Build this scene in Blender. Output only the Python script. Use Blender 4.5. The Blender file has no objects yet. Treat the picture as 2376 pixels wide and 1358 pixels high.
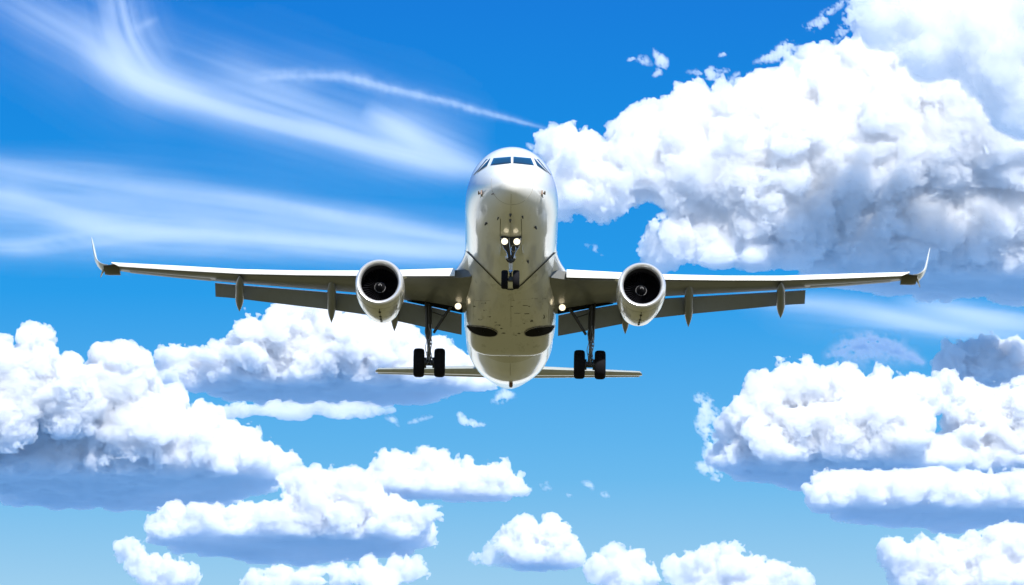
import bpy, math, time
import numpy as np
from mathutils import Vector, Matrix
T0 = time.time()
scene = bpy.context.scene

# ------------------------------------------------------------------ camera
PITCH = math.radians(14.5)
FPX, CX, CY = 14131.0, 1188.0, 679.0            # long telephoto, in pixels of the 2376 px photograph
cam = bpy.data.cameras.new('camera')
cam_ob = bpy.data.objects.new('camera', cam)
scene.collection.objects.link(cam_ob)
cam.sensor_width = 36.0
cam.lens = FPX / 2376.0 * 36.0
cam.clip_start, cam.clip_end = 1.0, 300000.0
cam_ob.location = (0, 0, 1.7)
cam_ob.rotation_euler = (math.radians(90) + PITCH, 0, 0)
scene.camera = cam_ob
EYE = np.array([0, 0, 1.7])
RIGHT = np.array([1.0, 0, 0])
FWD = np.array([0, math.cos(PITCH), math.sin(PITCH)])
UP = np.array([0, -math.sin(PITCH), math.cos(PITCH)])


def unproj(px, py, d):
    return EYE + d * (FWD + RIGHT * (px - CX) / FPX - UP * (py - CY) / FPX)


# ------------------------------------------------------------------ sun and sky
SUN_EL, SUN_SIDE = math.radians(37), math.radians(17)      # high behind the camera, to its right
sun_dir = Vector((math.sin(SUN_SIDE) * math.cos(SUN_EL), -math.cos(SUN_SIDE) * math.cos(SUN_EL), math.sin(SUN_EL)))
lamp = bpy.data.lights.new('sun', 'SUN')
lamp.energy, lamp.angle, lamp.color = 4.5, math.radians(0.53), (1.0, 0.965, 0.90)
lamp_ob = bpy.data.objects.new('sun', lamp)
scene.collection.objects.link(lamp_ob)
lamp_ob.rotation_euler = (-sun_dir).to_track_quat('-Z', 'Y').to_euler()

world = bpy.data.worlds.new('World')
scene.world = world
world.use_nodes = True
wn = world.node_tree
sky = wn.nodes.new('ShaderNodeTexSky')
sky.sky_type = 'NISHITA'
sky.sun_disc = False
sky.sun_elevation = SUN_EL
sky.sun_rotation = math.atan2(sun_dir.x, sun_dir.y)
sky.air_density, sky.dust_density, sky.ozone_density = 1.0, 0.3, 2.0
geo = wn.nodes.new('ShaderNodeTexCoord')
sep = wn.nodes.new('ShaderNodeSeparateXYZ')
wn.links.new(geo.outputs['Generated'], sep.inputs[0])
ramp = wn.nodes.new('ShaderNodeValToRGB')        # clear-air colour by height; glow added at and below horizon lights plane and clouds
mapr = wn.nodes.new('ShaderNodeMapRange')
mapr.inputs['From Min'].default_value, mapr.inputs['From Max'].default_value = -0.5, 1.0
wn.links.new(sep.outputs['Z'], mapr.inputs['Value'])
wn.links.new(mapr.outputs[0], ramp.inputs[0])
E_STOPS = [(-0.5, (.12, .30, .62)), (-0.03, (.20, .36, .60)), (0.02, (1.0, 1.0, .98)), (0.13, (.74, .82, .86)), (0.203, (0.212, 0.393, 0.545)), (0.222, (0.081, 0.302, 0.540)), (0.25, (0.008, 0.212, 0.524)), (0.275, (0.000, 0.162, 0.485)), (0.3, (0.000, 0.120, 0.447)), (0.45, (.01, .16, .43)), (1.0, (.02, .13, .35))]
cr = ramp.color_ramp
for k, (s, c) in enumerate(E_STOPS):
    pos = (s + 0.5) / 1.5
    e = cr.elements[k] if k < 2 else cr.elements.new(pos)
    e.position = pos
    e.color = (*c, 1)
mixs = wn.nodes.new('ShaderNodeMix')
mixs.data_type = 'RGBA'
mixs.blend_type = 'MIX'
mixs.inputs[0].default_value = 0.97
wn.links.new(sky.outputs[0], mixs.inputs[6])
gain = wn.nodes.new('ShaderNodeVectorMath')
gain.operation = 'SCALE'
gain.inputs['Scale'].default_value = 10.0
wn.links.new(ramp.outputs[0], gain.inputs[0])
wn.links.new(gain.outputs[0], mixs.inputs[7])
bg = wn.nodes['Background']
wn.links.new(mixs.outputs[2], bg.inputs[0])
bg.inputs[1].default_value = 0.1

vs = scene.view_settings
vs.view_transform, vs.look, vs.exposure, vs.gamma, vs.use_curve_mapping = 'Standard', 'None', 0.65, 1.0, False
cy = scene.cycles
cy.volume_bounces, cy.max_bounces, cy.transparent_max_bounces = 18, 32, 128
cy.diffuse_bounces, cy.glossy_bounces = 4, 4
cy.use_denoising = True
cy.denoiser = 'OPENIMAGEDENOISE'
cy.use_adaptive_sampling, cy.adaptive_threshold = True, 0.015


# ------------------------------------------------------------------ helpers
def tag(o, label=None, cat=None, group=None, kind=None):
    for k, v in (('label', label), ('category', cat), ('group', group), ('kind', kind)):
        if v:
            o[k] = v
    return o


def new_mat(name, color, rough=0.5, metal=0.0, coat=0.0, spec=0.5):
    m = bpy.data.materials.new(name)
    m.use_nodes = True
    b = m.node_tree.nodes['Principled BSDF']
    b.inputs['Base Color'].default_value = (*color, 1)
    b.inputs['Roughness'].default_value = rough
    b.inputs['Metallic'].default_value = metal
    b.inputs['Coat Weight'].default_value = coat
    b.inputs['Coat Roughness'].default_value = 0.06
    b.inputs['Specular IOR Level'].default_value = spec
    return m


def link_mesh(name, verts, faces, mat, parent=None, smooth=True, label=None):
    me = bpy.data.meshes.new(name)
    me.from_pydata([tuple(map(float, v)) for v in verts], [], [tuple(map(int, f)) for f in faces])
    me.update()
    if smooth:
        me.polygons.foreach_set('use_smooth', [True] * len(me.polygons))
    o = bpy.data.objects.new(name, me)
    scene.collection.objects.link(o)
    me.materials.append(mat)
    if parent:
        o.parent = parent
    if label:
        o['label'] = label
    return o


class MB:
    """collects shapes into one mesh"""
    def __init__(s):
        s.v, s.f = [], []

    def add(s, v, f):
        n = len(s.v)
        s.v += [tuple(p) for p in v]
        s.f += [tuple(i + n for i in q) for q in f]
        return s

    def rings(s, R, closed=True, cap0=True, cap1=True, flip=False):
        """R: list of rings (same count) -> skin"""
        n, m = len(R), len(R[0])
        v = [p for r in R for p in r]
        f = []
        for i in range(n - 1):
            for j in range(m if closed else m - 1):
                a, b = i * m + j, i * m + (j + 1) % m
                q = (a, b, b + m, a + m)
                f.append(q[::-1] if flip else q)
        if closed and cap0:
            f.append(tuple(range(m))[::-1] if not flip else tuple(range(m)))
        if closed and cap1:
            f.append(tuple((n - 1) * m + j for j in range(m)) if not flip else tuple((n - 1) * m + j for j in range(m))[::-1])
        return s.add(v, f)

    def tube(s, pts, rad, n=12, cap=True):
        pts = [Vector(p) for p in pts]
        rad = rad if isinstance(rad, (list, tuple)) else [rad] * len(pts)
        R = []
        for i, p in enumerate(pts):
            d = (pts[min(i + 1, len(pts) - 1)] - pts[max(i - 1, 0)]).normalized()
            a = d.cross(Vector((0, 0, 1)) if abs(d.z) < .9 else Vector((0, 1, 0))).normalized()
            b = d.cross(a)
            R.append([p + (a * math.cos(2 * math.pi * k / n) + b * math.sin(2 * math.pi * k / n)) * rad[i] for k in range(n)])
        return s.rings(R, cap0=cap, cap1=cap)

    def box(s, c, h, R=None):
        R = R or Matrix.Identity(3)
        c = Vector(c)
        v = [c + R @ Vector((x * h[0], y * h[1], z * h[2])) for x in (-1, 1) for y in (-1, 1) for z in (-1, 1)]
        f = [(0, 1, 3, 2), (4, 6, 7, 5), (0, 4, 5, 1), (2, 3, 7, 6), (0, 2, 6, 4), (1, 5, 7, 3)]
        return s.add(v, f)

    def lathe(s, c, axis, prof, n=48, cap0=False, cap1=False):
        """prof: (along, radius) pairs about the axis through c"""
        ax = Vector(axis).normalized()
        a = ax.cross(Vector((0, 0, 1)) if abs(ax.z) < .9 else Vector((1, 0, 0))).normalized()
        b = ax.cross(a)
        c = Vector(c)
        R = [[c + ax * t + (a * math.cos(2 * math.pi * k / n) + b * math.sin(2 * math.pi * k / n)) * r for k in range(n)] for t, r in prof]
        return s.rings(R, cap0=cap0, cap1=cap1)

    def build(s, name, mat, parent=None, smooth=True, label=None):
        o = link_mesh(name, s.v, s.f, mat, parent, smooth, label)
        if smooth:
            sharp(o)
        return o


def sharp(o, ang=40):
    me = o.data
    try:
        me.set_sharp_from_angle(angle=math.radians(ang))
    except Exception:
        pass
# ------------------------------------------------------------------ ground far below the frame: grass round the runway threshold
gm = new_mat('grass_field', (.05, .045, .015), .95, spec=.1)
gt = gm.node_tree
tc = gt.nodes.new('ShaderNodeTexCoord')
n1 = gt.nodes.new('ShaderNodeTexNoise')
n1.inputs['Scale'].default_value, n1.inputs['Detail'].default_value = .012, 6
gt.links.new(tc.outputs['Object'], n1.inputs[0])
rp = gt.nodes.new('ShaderNodeValToRGB')
rp.color_ramp.elements[0].position, rp.color_ramp.elements[0].color = .35, (.078, .070, .026, 1)
rp.color_ramp.elements[1].position, rp.color_ramp.elements[1].color = .68, (.160, .132, .056, 1)
gt.links.new(n1.outputs[0], rp.inputs[0])
gt.links.new(rp.outputs[0], gm.node_tree.nodes['Principled BSDF'].inputs['Base Color'])
n = 96
tag(link_mesh('ground', [(0, 0, 0)] + [(3500 * math.cos(2 * math.pi * k / n), 3500 * math.sin(2 * math.pi * k / n), 0) for k in range(n)],
              [(0, k + 1, (k + 1) % n + 1) for k in range(n)], gm), kind='structure')
# ------------------------------------------------------------------ the airliner
# own axes: X to the right of the photograph, Y aft from the nose, Z up
ROLL, NOSE_UP, YAW = math.radians(0.65), math.radians(2.5), math.radians(0.27)
ROT = Matrix.Rotation(YAW, 3, 'Z') @ Matrix.Rotation(ROLL, 3, 'Y') @ Matrix.Rotation(-NOSE_UP, 3, 'X')
NOSE = Vector(unproj(1188, 442, 256)) - ROT @ Vector((0, 4, 0))
ROTI = ROT.transposed()
EYE_L = ROTI @ (Vector(EYE) - NOSE)


def ray(px, py):
    return ROTI @ Vector(FWD + RIGHT * (px - CX) / FPX - UP * (py - CY) / FPX)


def L(px, py, y):
    """where the sight line of a photograph pixel meets the station y metres aft of the nose"""
    d = ray(px, py)
    return EYE_L + d * ((y - EYE_L.y) / d.y)


def smooth_interp(x, xs, ys):
    """monotone cubic"""
    xs, ys = np.asarray(xs, float), np.asarray(ys, float)
    h = np.diff(xs)
    dl = np.diff(ys) / h
    m = np.zeros(len(xs))
    m[0], m[-1] = dl[0], dl[-1]
    for i in range(1, len(xs) - 1):
        if dl[i - 1] * dl[i] > 0:
            w1, w2 = 2 * h[i] + h[i - 1], h[i] + 2 * h[i - 1]
            m[i] = (w1 + w2) / (w1 / dl[i - 1] + w2 / dl[i])
    x = np.clip(np.asarray(x, float), xs[0], xs[-1])
    i = np.clip(np.searchsorted(xs, x) - 1, 0, len(xs) - 2)
    t = (x - xs[i]) / h[i]
    return ((2 * t**3 - 3 * t**2 + 1) * ys[i] + (t**3 - 2 * t**2 + t) * h[i] * m[i] + (-2 * t**3 + 3 * t**2) * ys[i + 1] + (t**3 - t**2) * h[i] * m[i + 1])


ST = np.array([  # aft, top, bottom, half width
    (0, -.82, -.82, .0), (.04, -.62, -1.03, .19), (.15, -.42, -1.21, .37), (.5, -.06, -1.44, .68), (1, .33, -1.62, .98), (1.5, .65, -1.74, 1.2),
    (2, .95, -1.82, 1.38), (2.5, 1.27, -1.89, 1.53), (3, 1.55, -1.95, 1.65), (3.5, 1.76, -1.99, 1.75), (4, 1.90, -2.02, 1.83), (5, 2.03, -2.05, 1.93),
    (6, 2.07, -2.07, 1.975), (24, 2.07, -2.07, 1.975), (26, 2.07, -1.93, 1.97), (28, 2.06, -1.53, 1.88), (30, 2.02, -1.03, 1.68),
    (32, 1.93, -.52, 1.38), (34, 1.78, .0, 1.08), (36, 1.58, .56, .76), (37.0, 1.45, .83, .52), (37.3, 1.38, .93, .36)])


def fus(y):
    y = np.asarray(y, float)
    s = np.sqrt(np.maximum(y, 0))
    S = np.sqrt(ST[:, 0])
    t, b, w = (smooth_interp(s, S, ST[:, i]) for i in (1, 2, 3))
    return (t + b) / 2, (t - b) / 2, w          # centre height, half height, half width


def on_fus(px, py, off=0.0):
    """where a pixel's sight line first meets the fuselage skin"""
    d = ray(px, py)
    ys = np.linspace(0.0, 37.3, 1500)
    t = (ys - EYE_L.y) / d.y
    X, Z = EYE_L.x + d.x * t, EYE_L.z + d.z * t
    c, h, w = fus(ys)
    f = (X / np.maximum(w, 1e-4)) ** 2 + ((Z - c) / np.maximum(h, 1e-4)) ** 2 - 1
    k = np.argmax(f < 0)
    if not (f < 0).any():
        k = int(np.argmin(f))
    k = max(k, 1)
    a, b = f[k - 1], f[k]
    y = ys[k - 1] + (ys[k] - ys[k - 1]) * (a / (a - b) if a > 0 > b else 1.0)
    p = EYE_L + d * ((y - EYE_L.y) / d.y)
    return p + fus_n(p) * off


def fus_n(p):
    def F(q):
        c, h, w = fus(max(q.y, 0.001))
        return float((q.x / w) ** 2 + ((q.z - c) / h) ** 2)
    e = 0.01
    g = Vector([(F(p + Vector(u) * e) - F(p - Vector(u) * e)) / (2 * e) for u in ((1, 0, 0), (0, 1, 0), (0, 0, 1))])
    return g.normalized()


def skin_patch(corners, off, nu=10, nv=6, thick=0.02, inset=0.0):
    """four photo pixels (in order round the patch) laid on the skin as a thin curved panel"""
    c = [Vector((*p, 0)) for p in corners]
    if inset:
        m = sum(c, Vector((0, 0, 0))) / 4
        c = [p + (p - m).normalized() * inset for p in c]
    G = [[(c[0] * (1 - u) + c[1] * u) * (1 - v) + (c[3] * (1 - u) + c[2] * u) * v for u in np.linspace(0, 1, nu)] for v in np.linspace(0, 1, nv)]
    top = [[on_fus(q.x, q.y, off) for q in r] for r in G]
    bot = [[p - fus_n(p) * thick for p in r] for r in top]
    v = [p for r in top for p in r] + [p for r in bot for p in r]
    n = nu * nv
    f = [(j * nu + i, (j + 1) * nu + i, (j + 1) * nu + i + 1, j * nu + i + 1) for j in range(nv - 1) for i in range(nu - 1)]
    edge = [i for i in range(nu)] + [j * nu + nu - 1 for j in range(1, nv)] + [(nv - 1) * nu + i for i in range(nu - 2, -1, -1)] + [j * nu for j in range(nv - 2, 0, -1)]
    f += [(edge[k], edge[(k + 1) % len(edge)], edge[(k + 1) % len(edge)] + n, edge[k] + n) for k in range(len(edge))]
    return v, f


# ---- materials
def paint(name, color, rough, coat, dirt, dirt_col, scale=(1.4, .25, 1.4), lo=.52, hi=.75):
    """aircraft paint with streaks of dirt running aft and fine grime"""
    m = new_mat(name, color, rough, 0, coat)
    nt = m.node_tree
    b = nt.nodes['Principled BSDF']
    tc = nt.nodes.new('ShaderNodeTexCoord')
    mp = nt.nodes.new('ShaderNodeMapping')
    mp.inputs['Scale'].default_value = scale
    nt.links.new(tc.outputs['Object'], mp.inputs[0])
    n1 = nt.nodes.new('ShaderNodeTexNoise')
    n1.inputs['Scale'].default_value, n1.inputs['Detail'].default_value, n1.inputs['Roughness'].default_value = 2.2, 8, .62
    nt.links.new(mp.outputs[0], n1.inputs[0])
    r = nt.nodes.new('ShaderNodeMapRange')
    r.inputs['From Min'].default_value, r.inputs['From Max'].default_value = lo, hi
    r.inputs['To Max'].default_value = dirt
    nt.links.new(n1.outputs[0], r.inputs[0])
    mx = nt.nodes.new('ShaderNodeMix')
    mx.data_type = 'RGBA'
    mx.inputs[6].default_value, mx.inputs[7].default_value = (*color, 1), (*dirt_col, 1)
    nt.links.new(r.outputs[0], mx.inputs[0])
    nt.links.new(mx.outputs[2], b.inputs['Base Color'])
    n2 = nt.nodes.new('ShaderNodeTexNoise')
    n2.inputs['Scale'].default_value, n2.inputs['Detail'].default_value = 0.9, 3
    nt.links.new(tc.outputs['Object'], n2.inputs[0])
    bp = nt.nodes.new('ShaderNodeBump')
    bp.inputs['Strength'].default_value, bp.inputs['Distance'].default_value = .035, .05
    nt.links.new(n2.outputs[0], bp.inputs['Height'])
    nt.links.new(bp.outputs[0], b.inputs['Normal'])
    return m


WHITE = paint('white_gloss_paint', (.88, .88, .875), .24, .75, .2, (.42, .38, .30), lo=.56)
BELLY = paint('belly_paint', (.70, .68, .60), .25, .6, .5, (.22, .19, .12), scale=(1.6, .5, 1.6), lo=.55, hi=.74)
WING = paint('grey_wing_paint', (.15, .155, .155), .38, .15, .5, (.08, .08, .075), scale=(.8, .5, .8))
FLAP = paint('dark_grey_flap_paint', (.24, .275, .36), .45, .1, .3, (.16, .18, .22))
SLAT = paint('white_slat_paint', (.82, .82, .80), .3, .3, .2, (.5, .48, .42))
COWL = paint('cowl_paint', (.72, .71, .66), .22, .6, .5, (.3, .27, .2), scale=(1.5, .8, 1.5), lo=.56)
LIP = new_mat('polished_lip_metal', (.72, .72, .74), .3, .55)
STEEL = new_mat('gear_steel', (.30, .31, .33), .4, .6)
DARKGEAR = new_mat('dark_gear_paint', (.05, .052, .06), .45, .2)
WHITEGEAR = new_mat('white_gear_paint', (.72, .72, .75), .35)
RUBBER = new_mat('tyre_rubber', (.007, .007, .010), .8, spec=.15)
GLASS = new_mat('cockpit_glass', (.012, .03, .06), .05, 0, .6)
SEAL = new_mat('window_seal', (.35, .37, .40), .5)
BLACK = new_mat('dark_opening', (.006, .006, .007), .8, spec=.1)
GROOVE = new_mat('dark_groove', (.02, .02, .018), .7)
FANM = new_mat('fan_blade_metal', (.02, .02, .028), .4, .5)
RINGM = new_mat('pale_ring_paint', (.24, .24, .25), .7)
PROBE = new_mat('probe_metal', (.16, .12, .10), .4, .6)
SILVER = new_mat('bright_metal', (.75, .75, .78), .2, 1.0)


def glow(name, col, st):
    m = bpy.data.materials.new(name)
    m.use_nodes = True
    b = m.node_tree.nodes['Principled BSDF']
    b.inputs['Base Color'].default_value = (1, .95, .85, 1)
    b.inputs['Emission Color'].default_value = (*col, 1)
    b.inputs['Emission Strength'].default_value = st
    return m


LIGHT = glow('lamp_light', (1.0, .84, .55), 1.15)

plane = bpy.data.objects.new('airliner', None)
scene.collection.objects.link(plane)
plane.location = NOSE
plane.rotation_euler = ROT.to_euler()
tag(plane, 'white twin-engine jet airliner coming in head-on with its landing gear down', 'airliner')


def sub(name):
    o = bpy.data.objects.new(name, None)
    scene.collection.objects.link(o)
    o.parent = plane
    return o


# ---- fuselage
YS = np.concatenate([np.linspace(.02, 2.6, 60) ** 2 / 2.6, np.linspace(2.7, 6.5, 30), np.linspace(7, 24, 30), np.linspace(24.5, 37.3, 50)])
NSEG = 112
R = []
for y in YS:
    c, h, w = fus(y)
    R.append([(float(w * math.sin(2 * math.pi * k / NSEG)), float(y), float(c + h * math.cos(2 * math.pi * k / NSEG))) for k in range(NSEG)])
FUS = MB().rings(R).build('fuselage', WHITE, plane)

MIR = lambda pts: [(2 * 1188.5 - x, y) for x, y in pts]


def pane(corners):
    v, f = skin_patch(corners, .012, inset=.9)
    link_mesh('window_frame', v, f, SEAL, FUS)
    v, f = skin_patch(corners, .022)
    link_mesh('windshield_pane', v, f, GLASS, FUS)


FRONT = [(1146, 368), (1185.2, 364.8), (1185.8, 380), (1139, 384.2)]
SIDE1 = [(1137.3, 368.6), (1138, 369), (1131, 385.0), (1107.5, 400.5)]
SIDE2 = [(1128.2, 371), (1132, 370.3), (1104.5, 401.5), (1099.6, 406.8)]
for c in (FRONT, SIDE1, SIDE2):
    pane(c)
    pane(MIR(c)[::-1])


def skin_line(name, pts, mat, width=.02, off=.004, parent=FUS, n=14):
    """a groove or seam: a thin bead laid along the skin through photograph pixels"""
    P = []
    for (a, b) in zip(pts[:-1], pts[1:]):
        for t in np.linspace(0, 1, n, endpoint=False):
            P.append(on_fus(a[0] + (b[0] - a[0]) * t, a[1] + (b[1] - a[1]) * t, off))
    P.append(on_fus(*pts[-1], off))
    return MB().tube(P, width / 2, 6).build(name, mat, parent)


SEAM = new_mat('panel_seam', (.30, .28, .24), .6)
rad = [(1188.5 + 49 * math.cos(a), 427 + 48 * math.sin(a)) for a in np.linspace(math.pi * 1.08, -math.pi * .08, 30)]
skin_line('radome_seam', rad, SEAM, .016, .0, n=2)
skin_line('lightning_strip', [(1186, 450), (1185.5, 474)], SEAM, .016, .0)
skin_line('panel_seam', [(1185.5, 476), (1185, 548)], SEAM, .012, .0)
for sx in (-1, 1):
    skin_line('gear_door_seam', [(1185.5 + sx * 24, 508), (1185.5 + sx * 25, 535), (1185.5 + sx * 25, 548)], GROOVE, .024, .0)
    # pitot probes and angle-of-attack vanes on the nose sides
    a = on_fus(1187.5 + sx * 70, 448, .0)
    n = fus_n(a)
    b = a + n * .13
    m = MB().tube([a, b], [.035, .03], 8)
    m.tube([b + Vector((0, .10, 0)), b + Vector((0, -.12, .03)), b + Vector((0, -.22, .04))], [.035, .03, .012], 8)
    m.box(a + n * .01 + Vector((0, .02, 0)), (.03, .12, .09))
    m.build('pitot_probe', PROBE, FUS)
    a = on_fus(1187.5 + sx * 69, 454, .0)
    MB().tube([a, a + fus_n(a) * .08 + Vector((0, .05, -.05))], [.035, .02], 8).build('angle_vane', SILVER, FUS)
for px, py, r in ((1184.5, 497, .05), (1184, 510, .045), (1129, 517.5, .05), (1156.5, 505, .03), (1212, 502, .035), (1241.5, 526.5, .05), (1224, 605, .045), (1145, 449, .03)):
    a = on_fus(px, py)
    n = fus_n(a)
    MB().tube([a - n * .02, a + n * .05, a + n * .11 + Vector((0, .06, 0))], [r * 1.2, r, r * .5], 8).build('antenna', DARKGEAR, FUS)
# tail end
c, h, w = fus(37.3)
e0 = Vector((0, 37.3, float(c)))
MB().lathe(e0, (0, 1, -.02), [(-.1, .2), (.05, .2), (.25, .15), (.26, .11), (.05, .10)], 24).build('exhaust_pipe', BLACK, FUS)
a = on_fus(1185.5, 889)
MB().tube([a + Vector((0, -.35, .1)), a + Vector((0, -.2, -.08)), a + Vector((0, .1, -.1)), a + Vector((0, .2, .06))], [.05, .09, .09, .04], 10).build('tail_bumper', new_mat('bumper_paint', (.16, .07, .03), .6), FUS)
a = on_fus(1183, 814.5)
MB().tube([a + Vector((0, -.1, .05)), a + Vector((0, 0, -.14)), a + Vector((0, .2, -.16))], [.10, .09, .05], 10).build('antenna', DARKGEAR, FUS)
skin_line('panel_seam', [(1184, 817), (1184, 872)], SEAM, .02, .0)

# ---- belly fairing: a squarish tray under the wing box
FZ = [(10.2, -1.9), (11.0, -2.02), (11.9, -2.11), (13, -2.26), (15, -2.42), (18, -2.47), (19.8, -2.46), (20.5, -2.40), (21.0, -2.2), (21.8, -1.9), (22.6, -1.7)]
FW = [(10.2, 1.93), (11, 1.955), (12, 1.99), (13, 2.02), (15, 2.04), (18, 2.04), (19.8, 2.03), (20.5, 1.99), (21.0, 1.93), (21.8, 1.85), (22.6, 1.8)]
FE = [(10.2, 2.0), (12, 2.05), (14, 2.5), (16, 3.1), (18, 3.8), (20.5, 4.2), (22.6, 2.4)]


def fair_pt(a, y):
    """a: angle from straight down, in radians (0 = keel)"""
    zb, w, e = (float(smooth_interp(y, *zip(*t))) for t in (FZ, FW, FE))
    s, c = abs(math.sin(a)), math.cos(a)
    x = w * s ** (2 / e) * (1 if a >= 0 else -1)
    z0 = -.25
    z = z0 + (zb - z0) * max(c, 0) ** (2 / e) if c >= 0 else z0 - c * .75
    fc, fh, fw = (float(q) for q in fus(y))
    r = math.hypot(x / fw, (z - fc) / fh)
    if r < 1.018:                                # always stands proud of the skin beneath
        x, z = x * 1.018 / r, fc + (z - fc) * 1.018 / r
    return Vector((x, y, z))


def px_of(p):
    w = ROT @ Vector(p) + NOSE - Vector(EYE)
    d = w.dot(Vector(FWD))
    return CX + FPX * w.x / d, CY - FPX * w.dot(Vector(UP)) / d


def yfront(a):
    """the front seam runs down both sides in a V that meets under the nose wheels"""
    def g(y):
        x, z = px_of(fair_pt(abs(a), y))
        dx = abs(x - 1186.5)
        return z - (586 + (103 - dx) * .963 - 12 * max(0, 1 - dx / 30) ** 2)
    lo, hi = 9.0, 14.0
    if g(lo) > 0 or g(hi) < 0:
        return 12.4
    for _ in range(30):
        m = (lo + hi) / 2
        lo, hi = (lo, m) if g(m) > 0 else (m, hi)
    return lo


AN = [math.radians(d) for d in range(-98, 99, 2)]
R = []
YF = {abs(a): yfront(a) for a in AN}
for t in np.linspace(0, 1, 60):
    R.append([fair_pt(a, YF[abs(a)] + (22.6 - YF[abs(a)]) * t) for a in AN])
FAIR = MB().rings(R, closed=False, flip=True).build('belly_fairing', BELLY, plane)
lip = [fair_pt(a, YF[abs(a)] - .012) for a in AN if abs(a) < 1.5]
MB().tube(lip, .017, 6).build('fairing_seam', GROOVE, FAIR)


def on_fair(px, py, off=.0):
    """sight line meets the flat keel of the fairing"""
    d = ray(px, py)
    best = None
    for y in np.linspace(11.5, 21, 400):
        p = EYE_L + d * ((y - EYE_L.y) / d.y)
        zb, w, e = (float(smooth_interp(y, *zip(*t))) for t in (FZ, FW, FE))
        g = (abs(p.x) / w) ** e + (abs(min(p.z + .25, 0)) / (-zb - .25)) ** e - 1
        if g < 0:
            best = p
            break
    return (best or p) + Vector((0, 0, -off))


# wheel wells: black sheets on the skin stand in for the shade inside
for sx in (-1, 1):
    poly = [(1083.5, 754), (1100, 755.6), (1120, 757), (1139, 761), (1151, 767), (1154.5, 772), (1151, 777), (1138, 779.5), (1115, 777), (1097, 770.5), (1088, 762)]
    poly = poly if sx < 0 else [(2 * 1185.8 - x, y) for x, y in poly]
    cx_, cy_ = sum(q[0] for q in poly) / 11, sum(q[1] for q in poly) / 11
    ring = []
    for k in range(11):
        a0, b0, c0, d0 = (Vector(poly[(k + q) % 11]) for q in (-1, 0, 1, 2))
        for t in (0, .25, .5, .75):
            ring.append(.5 * (2 * b0 + (c0 - a0) * t + (2 * a0 - 5 * b0 + 4 * c0 - d0) * t * t + (3 * b0 - a0 - 3 * c0 + d0) * t ** 3))
    R = [[on_fair(cx_ + (q.x - cx_) * t, cy_ + (q.y - cy_) * t, .04) for q in ring] for t in (.02, .2, .4, .6, .8, .92, 1.0)]
    R.append([q + Vector((0, 0, .06)) for q in R[-1]])
    MB().rings(R, cap0=False, cap1=False).build('wheel_well', BLACK, FAIR)
    MB().tube(R[-2] + [R[-2][0]], .018, 6, cap=False).build('wheel_well_rim', SEAM, FAIR)
rngd = np.random.default_rng(4)
STAIN = new_mat('oil_stain', (.05, .045, .03), .5)
spots = [(1125, 720, 7, 5), (1135, 735, 8, 3), (1115, 741, 12, 4), (1234, 745, 8, 6), (1155, 755, 14, 4), (1150, 748, 6, 3), (1120, 704, 10, 2), (1218, 709, 14, 2.4), (1187, 696.5, 16, 1.6), (1200, 727, 16, 1.6), (1223, 728, 14, 2),
         (1265, 692, 6, 4), (1100, 711, 8, 3), (1216, 751, 4, 2), (1262, 735, 5, 10), (1204, 774, 8, 3), (1168, 773, 9, 3), (1240, 693, 18, 1.5), (1257, 701, 14, 1.6), (1188, 711, 8, 1.5), (1228, 711, 5, 2), (1126, 703, 5, 3), (1163, 762, 7, 3), (1197, 778, 5, 2)]
for (x, y, a, b) in spots:
    n = 14
    pts = []
    for k in range(n):
        t = 2 * math.pi * k / n
        q = .5 * rngd.uniform(.6, 1.15)
        pts.append(on_fair(x + a * q * math.cos(t), y + b * q * math.sin(t), .006))
    link_mesh('oil_stain', pts + [p + Vector((0, 0, .01)) for p in pts], [tuple(range(n))] + [(k, (k + 1) % n, (k + 1) % n + n, k + n) for k in range(n)], STAIN, FAIR, smooth=False)
keel = [on_fair(1185.5, y, .0) for y in np.linspace(690, 758, 20)]
MB().tube(keel, .011, 6).build('panel_seam', SEAM, FAIR)
for (x0, y0, x1, y1) in ((1098, 695, 1098, 745), (1274, 692, 1272, 750), (1098, 698, 1140, 697), (1180, 696, 1270, 693)):
    MB().tube([on_fair(x0 + (x1 - x0) * t, y0 + (y1 - y0) * t) for t in np.linspace(0, 1, 10)], .009, 6).build('panel_seam', SEAM, FAIR)


# ---- wings
def tab(pts, yf):
    """photograph pixels along one line of the left wing -> (span, height) by its own sweep"""
    out = []
    for px, py in pts:
        x = abs((px - 1188) / 53.5)
        for _ in range(4):
            p = L(px, py, yf(x))
            x = abs(p.x)
        out.append((x, p.z))
    out.sort()
    return np.array(out)


y_le = lambda x: 11.75 + (x - 2.0) * .505
y_te = lambda x: 17.55 if x < 6.2 else 17.55 + (x - 6.2) * .31
LE_TOP = tab([(1062, 621), (935, 625), (822, 627), (690, 627), (557, 624), (416, 616), (275, 609), (262, 608.5)], lambda x: y_le(x) + .16)
LE_BOT = tab([(1057, 642), (935, 642), (822, 641.5), (690, 640), (557, 637), (416, 629), (275, 619.5), (262, 618)], lambda x: y_le(x) + .10)
TE = tab([(1074, 726), (1007, 710), (981, 705), (935, 696), (823, 679), (761, 674), (547, 657), (492, 652), (416, 645), (303, 633), (246, 624)], y_te)
FL_T = tab([(1074, 730.5), (1007, 714.5), (981, 710), (935, 701), (823, 684.5), (761, 679), (547, 662), (492, 657)], lambda x: y_te(x) + .06)
FL_B = tab([(1070, 777), (983, 758.5), (925, 746), (830, 727.5), (760, 718), (600, 699), (545, 692), (492, 688)], lambda x: y_te(x) + 1.2 - .03 * x)
ip = lambda t, x: float(np.interp(x, t[:, 0], t[:, 1]))
X0, X1 = 1.7, float(LE_TOP[-2, 0]) + .02


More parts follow.
